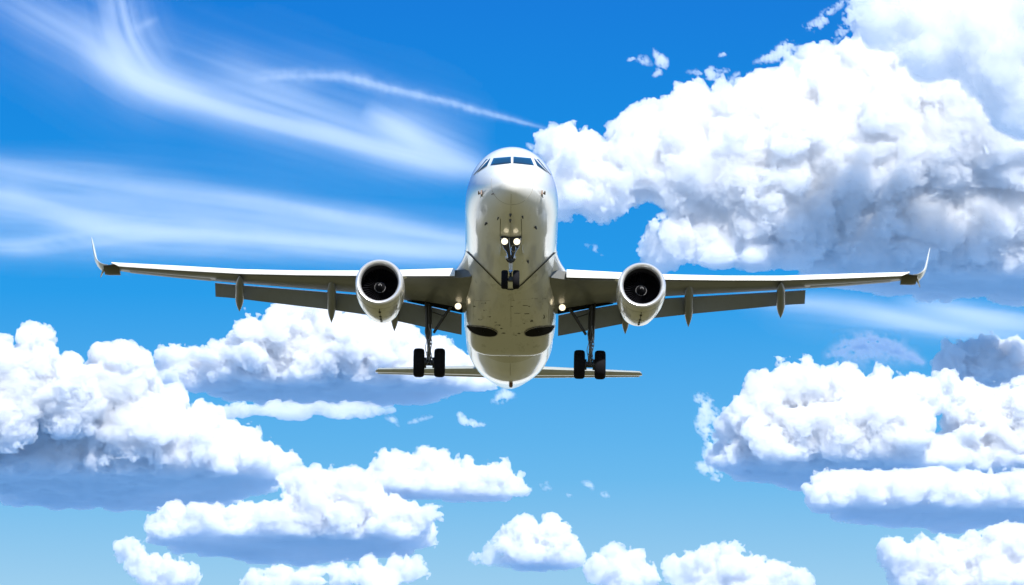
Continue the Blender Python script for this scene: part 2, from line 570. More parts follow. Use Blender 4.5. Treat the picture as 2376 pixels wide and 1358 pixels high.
def make_wing(s):
    w = sub('wing')
    # main box
    R = []
    for x in np.linspace(X0, X1, 40):
        yl, yt = y_le(x), y_te(x)
        zt, zb, ze = ip(LE_TOP, x), ip(LE_BOT, x), ip(TE, x)
        C = yt - yl
        th = .055 * C
        pts = []
        y0 = yl + .06 * C + .12
        for t in np.linspace(0, 1, 9):      # lower skin, slightly bellied
            pts.append((s * x, y0 + (yt - y0) * t, (zb + .03) + (ze - zb - .03) * t - .035 * C * math.sin(math.pi * t) * (1 - t) + .0))
        for t in np.linspace(1, 0, 9):      # upper skin
            pts.append((s * x, y0 + (yt - y0) * t, (zt - .03) + (ze + .015 - zt + .03) * t + th * math.sin(math.pi * t) ** .8 * .5))
        R.append(pts)
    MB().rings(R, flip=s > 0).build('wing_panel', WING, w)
    # slat along the leading edge
    R = []
    for x in list(np.linspace(2.42, X1 - .05, 40)) + [X1 + .3]:
        yl = y_le(x)
        zt, zb = ip(LE_TOP, x), ip(LE_BOT, x)
        if x > X1:
            zb = zt - .07
        hh = zt - zb
        C = y_te(x) - yl
        dp = min(.55, .1 * C + .1)
        pts = []
        for k in range(15):               # drooped nose: the face looks forward and up, its lower lip is sharp
            t = math.radians(-14 + 104 * k / 14)
            pts.append((s * x, yl + .24 - .24 * math.cos(t), zb + hh * (math.sin(t) + .242) / 1.242))
        pts += [(s * x, yl + .24 + dp, zt - .015), (s * x, yl + .24 + dp, zt - .04), (s * x, yl + .26, zb + .07), (s * x, yl + .10, zb + .012)]
        R.append(pts)
    MB().rings(R, flip=s < 0).build('slat', SLAT, w)
    # flaps
    for (xa, xb) in ((2.13, 6.17), (6.22, 13.15)):
        R = []
        for x in np.linspace(xa, xb, 14):
            ya, yb = y_te(x) + .06, y_te(x) + 1.2 - .03 * x
            za, zb = ip(FL_T, x), ip(FL_B, x)
            d = Vector((0, yb - ya, zb - za))
            c = d.length
            d.normalize()
            nrm = Vector((0, -d.z, d.y))      # up and aft side
            pts = []
            o = Vector((s * x, ya, za))
            for t, up in ((0, .0), (.02, -.02), (.1, -.02), (.5, -.012), (1, -.005), (1, .008), (.6, .06), (.3, .09), (.1, .08), (.02, .045)):
                pts.append(o + d * (c * t) + nrm * (up * 1.2))
            R.append(pts)
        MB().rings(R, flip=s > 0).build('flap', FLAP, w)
    # aileron: its own panel along the outer trailing edge
    R = []
    for x in np.linspace(13.35, X1 - .5, 12):
        yt, ze, zb = y_te(x), ip(TE, x), ip(LE_BOT, x)
        C = yt - y_le(x)
        y0 = y_le(x) + .06 * C + .12
        sl = (ze - zb - .03) / (yt - y0)
        r = []
        for d, up in ((-.62, -.03), (-.3, -.028), (.03, -.012), (.03, .02), (-.3, .03), (-.62, .03)):
            r.append((s * x, yt + d, ze + sl * d + up))
        R.append(r)
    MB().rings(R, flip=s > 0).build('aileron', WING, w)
    # flap track fairings
    for (tx, ty, bx, by, hw_px, y0, y1) in ((556.5, 641, 555.5, 723, 10.2, 16.9, 20.6), (770, 645, 769, 749, 10.2, 15.6, 20.0), (917, 668, 915, 769, 10, 15.4, 19.6)):
        a, b = L(tx, ty, y0), L(bx, by, y1)
        a.x, b.x = abs(a.x), abs(b.x)
        hw = hw_px / 52.5
        R = []
        for t in np.linspace(0, 1, 25):
            q = min(1.0, (t / .33)) if t < .33 else 1.0
            prof = (math.sin(q * math.pi / 2)) ** .75 if t < .33 else (1.0 if t < .62 else max(0.02, 1 - ((t - .62) / .38) ** 1.9))
            prof = max(prof, .03)
            c = a.lerp(b, t) + Vector((0, 0, .17 * math.sin(math.pi * t) * .4))
            R.append([(s * (c.x + hw * prof * math.cos(k * math.pi / 10)), c.y, c.z + (hw * 1.15) * prof * math.sin(k * math.pi / 10)) for k in range(20)])
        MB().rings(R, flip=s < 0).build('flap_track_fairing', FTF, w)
    # dark wing tip, winglet and strake
    def tip_pt(px, py, y):
        p = L(px, py, y)
        return Vector((s * abs(p.x), p.y, p.z))
    yt = y_le(X1)
    secs = [(276, 609, 621.5, .05, 1.55), (262, 608.3, 622.5, .1, 1.5), (250, 611, 622.5, .2, 1.45), (240, 613.5, 620.5, .35, 1.4)]
    R = []
    for px, t_, b_, dy, ch in secs:
        a, b = tip_pt(px, t_, yt + dy), tip_pt(px, b_, yt + dy + .1)
        zc, hh = (a.z + b.z) / 2, (a.z - b.z) / 2
        R.append([(a.x, yt + dy + ch * .5 * (1 - math.cos(k * math.pi / 9)), zc + hh * math.sin(k * math.pi / 9) * (1 if k <= 9 else .9)) for k in range(18)])
    MB().rings(R, flip=s > 0).build('wing_tip', TIPM, w)
    path = [(250, 614.0, 5.6), (240, 613.0, 5.6), (232, 609.5, 6), (225.5, 603.5, 6.2), (221.5, 596, 6.6), (219, 585, 6.4), (216.5, 572, 5.6), (214.2, 560, 4.4), (212.2, 551, 2.8)]
    R = []
    for k, (px, py, wd) in enumerate(path):
        t = k / (len(path) - 1)
        yy = yt + .35 + 1.5 * t
        ch = 1.35 - .85 * t
        p = tip_pt(px, py, yy)
        q0, q1 = path[max(k - 1, 0)], path[min(k + 1, len(path) - 1)]
        d = (tip_pt(q1[0], q1[1], yy) - tip_pt(q0[0], q0[1], yy))
        d.y = 0
        d.normalize()
        nrm = Vector((-d.z, 0, d.x))
        hw = wd / 52.5 / 2
        R.append([p + Vector((0, ch * .5 * (1 - math.cos(j * 2 * math.pi / 16)), 0)) + nrm * hw * math.sin(j * 2 * math.pi / 16) for j in range(16)])
    MB().rings(R, flip=s < 0).build('winglet', SLAT, w)
    path = [(241.5, 616.5, 3.4), (239, 624, 3.0), (236, 632, 2.6), (233.2, 641.5, 1.8)]
    R = []
    for k, (px, py, wd) in enumerate(path):
        t = k / 3
        p = tip_pt(px, py, yt + .6 + .7 * t)
        R.append([p + Vector((s * wd / 105 * math.sin(j * math.pi / 6), (.7 - .5 * t) * .5 * (1 - math.cos(j * math.pi / 6)), 0)) for j in range(12)])
    MB().rings(R).build('wingtip_strake', SLAT, w)
    # landing light in the wing root
    lp = L(1063, 711, 16.0)
    c = Vector((s * abs(lp.x), lp.y, lp.z))
    lt = MB().lathe(c, (0, -1, -.1), [(-.35, .10), (0, .165), (.03, .165), (.03, .14), (-.03, .13)], 24).build('landing_light', STEEL, w)
    MB().lathe(c, (0, -1, -.1), [(.015, .142), (.05, .12), (.075, .08), (.085, .01)], 24, cap1=True).build('lens', LIGHT, lt)
    # leg bay: a black slab, the shade of the opening put into its colour
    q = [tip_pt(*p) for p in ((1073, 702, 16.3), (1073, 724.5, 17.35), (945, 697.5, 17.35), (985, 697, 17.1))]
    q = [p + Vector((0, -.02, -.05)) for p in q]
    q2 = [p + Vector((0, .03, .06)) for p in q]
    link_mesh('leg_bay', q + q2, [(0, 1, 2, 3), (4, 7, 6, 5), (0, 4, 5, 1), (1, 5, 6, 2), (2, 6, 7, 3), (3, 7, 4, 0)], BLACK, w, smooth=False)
    return w


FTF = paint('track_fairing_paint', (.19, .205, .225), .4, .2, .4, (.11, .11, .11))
TIPM = new_mat('dark_wingtip', (.075, .068, .055), .35, .3)
for s in (-1, 1):
    make_wing(s)


# ---- wing root fillets over the leading edge
def fillet(s):
    A, B = [], []
    n = 16
    for t in np.linspace(0, 1, n):
        # inner edge runs down the body side, outer edge flares out to the slat end
        y = 9.6 + 3.4 * t
        zi = -.55 - .35 * t
        c, h, wd = fus(y)
        xi = float(wd) * math.sqrt(max(0, 1 - ((zi - float(c)) / float(h)) ** 2)) - .01
        A.append((xi, y, zi))
    rings = []
    for (xi, y, zi) in A:
        t = (y - 9.6) / 3.4
        fl = .02 + .58 * t ** 2.2
        row = []
        for k in range(13):
            u = k / 12
            # fair curve: from above on the body, out to the lip, back under to the fairing
            ang = math.pi * u
            x = xi + fl * math.sin(ang) ** 1.4
            z = zi + (.75 * (1 - u) - .42 * u) * (.35 + .65 * t) - .10 * t
            c, h, wd = fus(y)
            xb = float(wd) * math.sqrt(max(0, 1 - ((z - float(c)) / float(h)) ** 2)) - .015
            x = max(xb, xb + fl * math.sin(ang) ** 1.6)
            row.append((s * x, y, z))
        rings.append(row)
    MB().rings(rings, closed=False, flip=s > 0).build('wing_root_fillet', WHITE, plane)


for s in (-1, 1):
    fillet(s)


# ---- engines
def make_engine(s):
    e = sub('engine')
    p = L(880, 653.5, 9.7)
    c = Vector((s * abs(p.x), p.y, p.z))
    ax = Vector((s * -.02, 1, .02)).normalized()
    cowl = [(.16, 1.025), (.4, 1.045), (.8, 1.06), (1.3, 1.06), (1.9, 1.03), (2.5, .97), (3.1, .89), (3.6, .81), (3.85, .77), (3.86, .73), (3.0, .74)]
    MB().lathe(c, ax, cowl, 72).build('cowling', COWL, e)
    lipp = [(.19, 1.028), (.10, 1.012), (.03, .975), (0.0, .93), (.01, .88), (.06, .835), (.14, .805), (.22, .792)]
    MB().lathe(c, ax, lipp, 72).build('intake_lip', LIP, e)
    MB().lathe(c, ax, [(.22, .792), (.5, .80), (.95, .83), (1.5, .83)], 72).build('intake_duct', DUCT, e)
    fan = MB()
    a = ax.cross(Vector((0, 0, 1))).normalized()
    b = ax.cross(a)
    fc = c + ax * .95
    for k in range(36):
        t = 2 * math.pi * k / 36
        P = []
        for r, tw in ((.24, .10), (.45, .25), (.65, .42), (.815, .55)):
            for sd in (-1, 1):
                tt = t + sd * (.075 if r > .3 else .09)
                P.append(fc + (a * math.cos(tt) + b * math.sin(tt)) * r + ax * (sd * (.11 - .05 * r)))
        fan.add(P, [(2 * i, 2 * i + 1, 2 * i + 3, 2 * i + 2) for i in range(3)])
    fan.lathe(c, ax, [(1.3, .83), (1.3, .05)], 36)
    fan.build('fan', FANM, e, smooth=False)
    sp = MB().lathe(c, ax, [(.55, .005), (.60, .06), (.72, .14), (.86, .205), (.95, .235), (1.0, .24)], 40).build('spinner', SPIN, e)
    MB().lathe(c, ax, [(.90, .222), (.905, .234), (.93, .240), (.94, .236)], 40).build('spinner_ring', RINGM, sp)
    sw = MB()
    pts = []
    for t in np.linspace(.3, 4.6, 26):
        r = .025 + .011 * t
        al = .55 + .27 * r + .06 * r
        al = float(np.interp(r, [.005, .06, .14, .205], [.55, .60, .72, .86])) - .012
        pts.append(c + ax * al + (a * math.cos(t + 2) + b * math.sin(t + 2)) * r)
    sw.tube(pts, [.010 + .006 * k / 25 for k in range(26)], 6).build('spiral_mark', RINGM, sp)
    # core nozzle and plug
    MB().lathe(c, ax, [(3.0, .58), (3.85, .52), (4.5, .42), (4.5, .38), (4.0, .36)], 48).build('core_nozzle', STEEL, e)
    MB().lathe(c, ax, [(4.0, .3), (4.5, .26), (5.1, .05)], 32, cap1=True).build('exhaust_plug', STEEL, e)
    # pylon
    R = []
    for t in np.linspace(0, 1, 12):
        y = c.y + .9 + 5.0 * t
        zb = c.z + .95 - .35 * t
        zt = c.z + 1.12 + .35 * math.sin(math.pi * min(1, t * 1.1) * .6)
        w = .16 * math.sin(math.pi * (.08 + .84 * t)) + .03
        R.append([(c.x - w, y, zb), (c.x + w, y, zb), (c.x + w * .8, y, zt), (c.x, y, zt + .06), (c.x - w * .8, y, zt)])
    MB().rings(R).build('pylon', WHITE, e)
    # vortex strake on the inboard side, latches along the keel
    v0 = c + Vector((-s * .86, 1.2, .62))
    MB().add([v0, v0 + Vector((0, .9, .05)), v0 + Vector((-s * .28, .85, .22)), v0 + Vector((-s * .25, .55, .2)),
              v0 + Vector((0, 0, -.02)), v0 + Vector((0, .9, .03)), v0 + Vector((-s * .28, .85, .20)), v0 + Vector((-s * .25, .55, .18))],
             [(0, 1, 2, 3), (7, 6, 5, 4), (0, 3, 7, 4), (1, 5, 6, 2), (2, 6, 7, 3)]).build('nacelle_strake', COWL, e, smooth=False)
    kl = MB()
    rr = lambda t: float(np.interp(t, [q[0] for q in cowl[:9]], [q[1] for q in cowl[:9]]))
    kl.tube([c + ax * t - b * 0 + Vector((0, 0, -rr(t) - .001)) for t in np.linspace(.6, 3.7, 20)], .014, 6)
    for t in (1.1, 1.9, 2.5, 3.1):
        kl.box(c + ax * t + Vector((0, 0, -rr(t) - .005)), (.05, .10, .012))
    kl.build('keel_latch', GROOVE, e)
    ps = MB()
    for off in (-.75, .75):
        ps.tube([c + ax * t + Vector((math.sin(off) * rr(t), 0, -math.cos(off) * rr(t))) for t in np.linspace(.9, 3.0, 16)], .008, 6)
    ps.tube([c + ax * .62 + Vector((math.sin(o) * rr(.62), 0, -math.cos(o) * rr(.62))) for o in np.linspace(-1.4, 1.4, 40)], .008, 6)
    ps.tube([c + ax * 2.1 + Vector((math.sin(o) * rr(2.1), 0, -math.cos(o) * rr(2.1))) for o in np.linspace(-1.4, 1.4, 40)], .008, 6)
    ps.build('panel_seam', SEAM, e)
    return e


DUCT = new_mat('intake_duct_liner', (.03, .03, .036), .6)
SPIN = new_mat('spinner_paint', (.008, .008, .010), .8, spec=.1)
for s in (-1, 1):
    make_engine(s)


# ---- tailplane and fin
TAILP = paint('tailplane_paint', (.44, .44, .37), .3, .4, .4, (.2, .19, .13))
def blade(secs, n=10):
    """secs: (leading point, trailing point, thickness, up vector)"""
    R = []
    for a, b, th, up in secs:
        a, b, up = Vector(a), Vector(b), Vector(up)
        r = []
        for k in range(2 * n):
            t = k / n if k < n else 2 - k / n
            q = math.sin(math.pi * t ** .55) * .5 * th * (1 if k < n else -1)
            r.append(a.lerp(b, t) + up * q)
        R.append(r)
    return MB().rings(R)


for s in (-1, 1):
    st = sub('tailplane')
    ra, rb = L(1120, 855, 31.9), L(1120, 876, 35.4)
    ta, tb = L(877, 857, 35.1), L(877, 868, 36.6)
    f = lambda p: (s * abs(p.x), p.y, p.z)
    inner = lambda p, q: p + (p - q) * .12
    ra2, rb2 = inner(ra, ta), inner(rb, tb)
    te = lambda a, b, t: a.lerp(b, t)
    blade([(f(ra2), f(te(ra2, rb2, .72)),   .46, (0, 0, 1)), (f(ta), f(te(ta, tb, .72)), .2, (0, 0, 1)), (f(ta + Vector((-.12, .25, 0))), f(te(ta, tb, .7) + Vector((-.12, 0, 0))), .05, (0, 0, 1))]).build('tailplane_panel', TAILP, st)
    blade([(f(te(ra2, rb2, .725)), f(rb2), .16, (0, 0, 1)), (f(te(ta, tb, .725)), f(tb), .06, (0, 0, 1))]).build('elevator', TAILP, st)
fin = sub('tail_fin')
blade([((0, 28.3, 1.8), (0, 34.6, 1.7), .45, (1, 0, 0)), ((0, 33.7, 7.7), (0, 35.8, 7.7), .2, (1, 0, 0)), ((0, 34.2, 7.85), (0, 35.8, 7.85), .08, (1, 0, 0))]).build('fin_panel', WHITE, fin)
blade([((0, 34.65, 1.75), (0, 36.5, 1.9), .24, (1, 0, 0)), ((0, 35.85, 7.75), (0, 36.6, 7.75), .1, (1, 0, 0))]).build('rudder', WHITE, fin)
# ---- landing gear
def wheel(parent, c, rad, wid):
    h = wid / 2
    prof = [(-h * .55, rad * .52), (-h * .9, rad * .6), (-h, rad * .76), (-h * .93, rad * .90), (-h * .62, rad * .985), (-h * .2, rad), (h * .2, rad), (h * .62, rad * .985), (h * .93, rad * .90), (h, rad * .76), (h * .9, rad * .6), (h * .55, rad * .52)]
    t = MB().lathe(c, (1, 0, 0), prof, 48).build('tyre', RUBBER, parent)
    MB().lathe(c, (1, 0, 0), [(-h * .5, rad * .1), (-h * .62, rad * .2), (-h * .35, rad * .4), (-h * .6, rad * .53), (h * .6, rad * .53), (h * .35, rad * .4), (h * .62, rad * .2), (h * .5, rad * .1)], 32, True, True).build('wheel_rim', STEEL, t)


def main_gear(s):
    g = sub('main_gear')
    Y = 17.6
    P = lambda px, py, y=Y: (lambda p: Vector((s * abs(p.x), p.y, p.z)))(L(px, py, y))
    ax = P(996, 842)
    top = P(993.5, 699, 17.3)
    mid = P(994.5, 782, 17.5)
    low = P(995.5, 838)
    MB().tube([top, top.lerp(mid, .5), mid, mid.lerp(low, .12)], [.16, .15, .14, .11], 16).build('shock_strut', DARKGEAR, g)
    m = MB().tube([mid.lerp(low, .1), low], .075, 14)
    m.tube([mid.lerp(low, .62), mid.lerp(low, .66)], .1, 14)
    m.build('piston', STEEL, g)
    MB().tube([P(965, 842), P(1027, 842)], .085, 14).tube([P(985, 842), P(1007, 842)], .13, 14).build('axle', DARKGEAR, g)
    for px in (972, 1020):
        wheel(g, P(px, 842), .64, .485)
    # side brace to the wing root
    MB().tube([P(1050, 706, 17.0), P(1031, 734, 17.2), P(1006, 773, 17.4)], [.055, .075, .06], 10).tube([P(1054, 704, 17.0), P(1042, 723, 17.1)], .035, 8).build('side_brace', DARKGEAR, g)
    MB().tube([P(1031, 734, 17.2), P(1003, 724, 17.3)], .025, 8).build('lock_link', DARKGEAR, g)
    # torque links ahead of the piston
    a, b, k = mid.lerp(low, .08) + Vector((0, -.1, 0)), low + Vector((0, -.12, .02)), mid.lerp(low, .55) + Vector((0, -.46, 0))
    MB().tube([a + Vector((-.07, 0, 0)), k], .03, 8).tube([a + Vector((.07, 0, 0)), k], .03, 8).tube([b + Vector((-.07, 0, 0)), k], .03, 8).tube([b + Vector((.07, 0, 0)), k], .03, 8).build('torque_link', STEEL, g)
    # hoses and brake lines
    hm = MB()
    for dx, dy in ((.11, -.1), (-.12, -.08), (.05, -.16)):
        pts = [mid.lerp(low, t) + Vector((dx + .035 * math.sin(t * 9 + dx * 50), dy, 0)) for t in np.linspace(-.5, 1.02, 18)]
        hm.tube(pts, .016, 6)
    for px in (988, 1004):
        hm.tube([low + Vector((0, -.1, .1)), (low + P(px, 846)) / 2 + Vector((0, -.2, -.12)), P(px, 846) + Vector((0, -.1, -.08))], .016, 6)
    hm.build('brake_hose', STEEL, g)
    for px in (985.5, 1007):
        MB().lathe(P(px, 842), (1, 0, 0), [(-.07, .1), (-.07, .24), (.07, .24), (.07, .1)], 24, True, True).build('brake_unit', DARKGEAR, g)
    for t in (.15, .3, .45, .72, .88):
        MB().box(mid.lerp(low, t) + Vector((.02, -.06, 0)), (.10, .07, .035)).build('clamp', STEEL, g, smooth=False)
    # leg door on the outer side, seen edge-on
    d0, d1 = P(987.5, 698, 17.2), P(989, 783, 17.6)
    R = []
    for t in np.linspace(0, 1, 10):
        c = d0.lerp(d1, t)
        wdt = .62 if t < .75 else .62 - .30 * ((t - .75) / .25)
        R.append([c + Vector((-.035, -wdt * .45, 0)), c + Vector((.03, -wdt * .55, 0)), c + Vector((.05, 0, 0)), c + Vector((.03, wdt * .8, 0)), c + Vector((-.035, wdt * .8, 0)), c + Vector((-.02, 0, 0))])
    MB().rings(R).build('gear_door', DARKGEAR, g)


for s in (-1, 1):
    main_gear(s)

ng = sub('nose_gear')
YN = 5.1
Q = lambda px, py, y=YN: L(px, py, y)
MB().tube([Q(1185.5, 546, 4.25), Q(1185, 575, 4.55), Q(1185, 598, 4.8)], [.16, .13, .11], 16).build('shock_strut', DARKGEAR, ng)
MB().tube([Q(1185, 598, 4.8), Q(1184.8, 628)], [.085, .07], 16).build('strut_sleeve', WHITEGEAR, ng)
MB().tube([Q(1184.8, 626), Q(1184.6, 648)], .05, 14).tube([Q(1184.8, 628), Q(1184.8, 631)], .075, 14).build('piston', SILVER, ng)
MB().tube([Q(1172, 649), Q(1197, 649)], .06, 12).box(Q(1184.6, 648), (.09, .1, .09)).build('axle', DARKGEAR, ng)
for px in (1170.8, 1197.5):
    wheel(ng, Q(px, 649), .40, .285)
# steering collar with its two pale actuators
mb = MB()
mb.tube([Q(1178, 597.5, 4.7), Q(1172.2, 597.8, 4.7)], .06, 12)
mb.build('steering_actuator', WHITEGEAR, ng)
MB().tube([Q(1192, 597, 4.7), Q(1197, 598.5, 4.7)], .06, 12).build('steering_actuator', WHITEGEAR, ng)
MB().tube([Q(1175, 599.5, 4.75), Q(1180, 604, 4.78), Q(1185, 606, 4.8), Q(1190, 604, 4.78), Q(1195, 599.5, 4.75)], [.05, .09, .1, .09, .05], 10).tube([Q(1185, 590, 4.72), Q(1185, 606, 4.84)], .10, 14).build('steering_collar', DARKGEAR, ng)
a, b, k = Q(1185, 626) + Vector((0, -.06, 0)), Q(1184.6, 646) + Vector((0, -.06, 0)), Q(1185, 637) + Vector((0, -.26, 0))
MB().tube([a, k], .02, 8).tube([b, k], .02, 8).build('torque_link', SILVER, ng)
# lamp bracket: dark housing that narrows down to the strut
hs = [(1160.5, 1211, 549.5), (1160, 1210, 556), (1163, 1208, 566), (1166.5, 1204.5, 574), (1172, 1198, 582), (1177, 1193, 590), (1179, 1191.5, 598)]
R = []
for xl, xr, y in hs:
    yy = 4.14 + (y - 549.5) * .012
    l, r = Q(xl, y, yy), Q(xr, y, yy)
    R.append([l, l + Vector((.03, -.07, 0)), r + Vector((-.03, -.07, 0)), r, r + Vector((-.03, .06, 0)), l + Vector((.03, .06, 0))])
MB().rings(R).build('lamp_bracket', DARKGEAR, ng, smooth=False)
for px, py in ((1170.8, 560.5), (1199.3, 561)):
    c = Q(px, py, 4.0)
    hl = MB().lathe(c, (0, -1, -.12), [(-.12, .08), (-.02, .15), (.02, .155), (.02, .138), (-.02, .13)], 28).build('taxi_light', STEEL, ng)
    MB().lathe(c, (0, -1, -.12), [(.0, .138), (.03, .122), (.05, .075), (.056, .01)], 24, cap1=True).build('lens', LIGHT, hl)
# small links and hoses across the bracket
hm = MB()
hm.tube([Q(1181, 552, 4.1), Q(1183, 570, 4.1), Q(1186, 592, 4.1)], .012, 6)
el = [Q(1191.5 + 5.5 * math.cos(t), 577 + 8 * math.sin(t), 4.1) for t in np.linspace(0, 2 * math.pi, 20)]
hm.tube(el, .011, 6)
hm.tube([Q(1163, 553, 4.1), Q(1167, 574, 4.1), Q(1176, 586, 4.1), Q(1178, 598, 4.1)], .012, 6).tube([Q(1208, 553, 4.1), Q(1204, 574, 4.1), Q(1196, 586, 4.1), Q(1192.5, 598, 4.1)], .012, 6)
hm.build('hydraulic_hose', SILVER, ng)
for s, x0 in ((-1, 1161.5), (1, 1208.5)):
    # doors hanging open either side of the leg, edge-on
    a, b = on_fus(x0, 543), on_fus(x0, 548)
    R = []
    for y in np.linspace(5.2, 6.7, 6):
        c, h, w = fus(y)
        x = s * .44
        z = float(c - h * math.sqrt(1 - (x / w) ** 2))
        R.append([(x, y, z + .05), (x + .02, y, z + .05), (x + .02 + s * .05, y, z - .36), (x + s * .05, y, z - .36)])
    MB().rings(R).build('gear_door', WHITE, ng, smooth=False)
# ------------------------------------------------------------------ clouds: closed bodies of vapour grown from lumps
TAB = np.random.default_rng(7).random((64, 64, 64), dtype=np.float32) * 2 - 1


def vnoise(P):
    i = np.floor(P).astype(np.int32)
    f = (P - i).astype(np.float32)
    f = f * f * (3 - 2 * f)
    x0, y0, z0 = (i & 63).T
    x1, y1, z1 = ((i + 1) & 63).T
    fx, fy, fz = f.T
    a = TAB[x0, y0, z0] * (1 - fx) + TAB[x1, y0, z0] * fx
    b = TAB[x0, y1, z0] * (1 - fx) + TAB[x1, y1, z0] * fx
    c = TAB[x0, y0, z1] * (1 - fx) + TAB[x1, y0, z1] * fx
    d = TAB[x0, y1, z1] * (1 - fx) + TAB[x1, y1, z1] * fx
    a += (b - a) * fy
    c += (d - c) * fy
    return a + (c - a) * fz


def surface_nets(F, org, h):
    """closed quad skin of the region F < 0"""
    S = F < 0
    c = np.zeros(tuple(k - 1 for k in F.shape), np.uint8)
    cor = [(a, b, d) for a in (0, 1) for b in (0, 1) for d in (0, 1)]
    for k in cor:
        c += S[k[0]:S.shape[0] - 1 + k[0], k[1]:S.shape[1] - 1 + k[1], k[2]:S.shape[2] - 1 + k[2]]
    mix = (c > 0) & (c < 8)
    cells = np.argwhere(mix)
    n = len(cells)
    idx = np.full(mix.shape, -1, np.int32)
    idx[mix] = np.arange(n)
    acc, cnt = np.zeros((n, 3), np.float32), np.zeros(n, np.float32)
    val = {k: F[cells[:, 0] + k[0], cells[:, 1] + k[1], cells[:, 2] + k[2]] for k in cor}
    for k in cor:
        for ax in range(3):
            if k[ax] == 0:
                k2 = tuple(1 if i == ax else q for i, q in enumerate(k))
                a, b = val[k], val[k2]
                m = (a < 0) != (b < 0)
                t = np.where(m, a / (a - b + 1e-20), 0)
                pt = np.zeros((n, 3), np.float32) + np.array(k, np.float32)
                pt[:, ax] += t
                acc[m] += pt[m]
                cnt[m] += 1
    V = (cells + acc / cnt[:, None]) * h + org
    quads = []
    for ax in range(3):
        s0, s1 = [slice(None)] * 3, [slice(None)] * 3
        s0[ax], s1[ax] = slice(0, -1), slice(1, None)
        A, B = S[tuple(s0)], S[tuple(s1)]
        E = np.argwhere(A != B)
        b1, b2 = [i for i in range(3) if i != ax]
        E = E[(E[:, b1] > 0) & (E[:, b2] > 0) & (E[:, b1] < F.shape[b1] - 1) & (E[:, b2] < F.shape[b2] - 1)]

        def ci(d1, d2):
            q = E.copy()
            q[:, b1] -= d1
            q[:, b2] -= d2
            return idx[q[:, 0], q[:, 1], q[:, 2]]
        q = np.stack([ci(1, 1), ci(0, 1), ci(0, 0), ci(1, 0)], 1)
        ins = A[E[:, 0], E[:, 1], E[:, 2]]
        if ax == 1:
            ins = ~ins
        q[~ins] = q[~ins][:, ::-1]
        quads.append(q)
    return V, np.concatenate(quads)


def vapour(name, depth_px, dist=7000.0, aniso=.2, col=(.960, .966, .979), skin=.03):
    m = bpy.data.materials.new(name)
    m.use_nodes = True
    nt = m.node_tree
    nt.nodes.clear()
    out = nt.nodes.new('ShaderNodeOutputMaterial')
    v = nt.nodes.new('ShaderNodeVolumeScatter')
    v.inputs['Density'].default_value = FPX / dist / depth_px
    v.inputs['Color'].default_value = (1, 1, 1, 1)
    v.inputs['Anisotropy'].default_value = aniso
    if min(col) < 1:                             # col: the share of light each scattering keeps
        k = [1 / q - 1 for q in col]
        ab = nt.nodes.new('ShaderNodeVolumeAbsorption')
        ab.inputs['Color'].default_value = (*[1 - q / max(k) for q in k], 1)
        ab.inputs['Density'].default_value = FPX / dist / depth_px * max(k)
        add = nt.nodes.new('ShaderNodeAddShader')
        nt.links.new(v.outputs[0], add.inputs[0])
        nt.links.new(ab.outputs[0], add.inputs[1])
        nt.links.new(add.outputs[0], out.inputs['Volume'])
    else:
        nt.links.new(v.outputs[0], out.inputs['Volume'])
    t = nt.nodes.new('ShaderNodeBsdfTransparent')
    if skin:
        d = nt.nodes.new('ShaderNodeBsdfDiffuse')
        d.inputs[0].default_value = (.9, .9, .9, 1)
        mx = nt.nodes.new('ShaderNodeMixShader')
        mx.inputs[0].default_value = skin
        nt.links.new(t.outputs[0], mx.inputs[1])
        nt.links.new(d.outputs[0], mx.inputs[2])
        nt.links.new(mx.outputs[0], out.inputs['Surface'])
    return m


SLOPE = math.tan(math.radians(13))          # level cloud bases are seen from below at this slant


